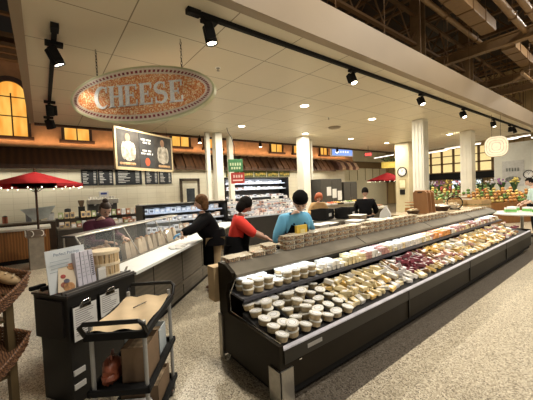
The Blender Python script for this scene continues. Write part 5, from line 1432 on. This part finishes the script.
        if hair == 'pony': q.tube([(0,-.10,.02),(0,-.15,-.02),(0,-.13,-.18)], .03, 8, r2=.012)
        bmesh.ops.transform(q.b, matrix=HM, verts=q.b.verts[:])
        q.build('hair', hairm, t, True)
    return t
def face(v): return math.atan2(v[1], v[0])-PI/2
def loc_of(pw, loc, rz):  # world target -> local
    return Matrix.Rotation(-rz,3,'Z') @ (Vector(pw)-Vector(loc))
BLK = mat('black_cloth', (.006,.006,.007), .95, spec=.12)
# reaching worker at the white counter
lc = DN(5.0, -1.62); rz = face(-NV*.9-DV*.45)
person('person in long black coat and khaki trousers leaning over the white counter', lc, rz, 1.70, 25, loc_of(DN(4.05,-2.2,.96), lc, rz), loc_of(DN(4.45,-2.05,.97), lc, rz), look=-18, turn=12,
       topm=BLK, legm=mat('khaki_cloth', (.42,.31,.18), .85), hair='big', hairm=mat('hair_brown_grey', (.17,.09,.04), .8, spec=.2, var=.4, scale=30), coat=.10, bulk=1.2, apron=BLK, glove=('L', mat('blue_glove', (.10,.30,.55), .5)), shoem=mat('reddish_shoe', (.22,.09,.07), .6))
# purple top behind deli case
lc = Vector((-5.42,.62,0)); rz = face(NV*.9-DV*.25)
person('person in dark plum top with hair in a bun behind the glass deli case', lc, rz, 1.70, 24, loc_of(lc+NV*.40+DV*.20+Vector((0,0,1.05)), lc, rz), loc_of(lc+NV*.40-DV*.20+Vector((0,0,1.05)), lc, rz), look=8, turn=-18,
       topm=mat('plum_cloth', (.085,.012,.035), .85), legm=BLK, hair='bun', hairm=mat('hair_dark_brown', (.035,.018,.010), .5), apron=BLK, sleeve=.9)
# red top
lc = Vector((-3.95,2.38,0)); rz = face(Vector((.45,.85,0)))
person('person in bright red top and black apron with full black hair', lc, rz, 1.63, 9, loc_of(lc+Vector((.15,.45,1.0)), lc, rz), loc_of(lc+Vector((.45,.30,1.0)), lc, rz), look=24, turn=-10, bulk=1.1, coat=.3,
       topm=mat('red_cloth', (.72,.035,.02), .8, var=.06), legm=BLK, hair='big', apron=BLK, sleeve=.2, skin=mat('skin_brown', (.38,.20,.13), .55))
# blue shirt
lc = Vector((-3.02,2.69,0)); rz = face(Vector((.9,-.15,0)))
person('person in light blue shirt, black cap and black apron holding a yellow pack', lc, rz, 1.72, 20, loc_of(lc+Vector((.24,.12,1.16)), lc, rz), loc_of(lc+Vector((.24,-.16,1.16)), lc, rz), look=14, turn=-30,
       topm=mat('sky_blue_cloth', (.15,.46,.72), .8, var=.08), legm=BLK, cap=BLK, apron=BLK, sleeve=.25)
t = thing('yellow_packet', 'yellow pack held up by the person in the blue shirt', 'packet', (-2.70,2.60,1.15), .1)
MB().box((0,0,.065), (.04,.20,.13), bev=.006).build('pack', mat('yellow_pack', (.72,.50,.07), .5), t); MB().box((.027,.0,.05), (.002,.09,.06)).build('label', mat('pale_yellow_label', (.74,.64,.30), .6), t)
# far figures
lc = Vector((-4.55,6.75,0)); rz = face(Vector((-.5,.8,0)))
person('person in black seen from behind, working past the cracker boxes', lc, rz, 1.68, 8, (-.22,.34,1.0), (.22,.34,1.0), look=10, topm=BLK, legm=BLK, hair='short', sleeve=1)
lc = Vector((-6.05,6.55,0)); rz = face(Vector((.7,-.5,0)))
person('person with auburn hair in tan sweater behind the black bins', lc, rz, 1.58, 14, (-.2,.3,1.0), (.2,.3,1.0), look=20, topm=mat('tan_knit', (.45,.29,.13), .9), legm=BLK, hair='long', hairm=mat('hair_auburn', (.38,.09,.03), .6))
lc = Vector((-2.05,11.75,0)); rz = face(Vector((-.8,-.3,0)))
person('person in pale teal shirt with black hair at the right edge', lc, rz, 1.76, 8, (-.2,.32,1.0), (.2,.32,1.0), look=15, topm=mat('pale_teal_cloth', (.45,.60,.58), .85), legm=BLK, hair='short', sleeve=.3)
lc = Vector((-8.9,6.9,0)); rz = face(Vector((.8,-.5,0)))

# kinds that were never placed
for o in [o for o in bpy.data.objects if o.get('label') == 'x']:
    for c in list(o.children): bpy.data.objects.remove(c)
    bpy.data.objects.remove(o)
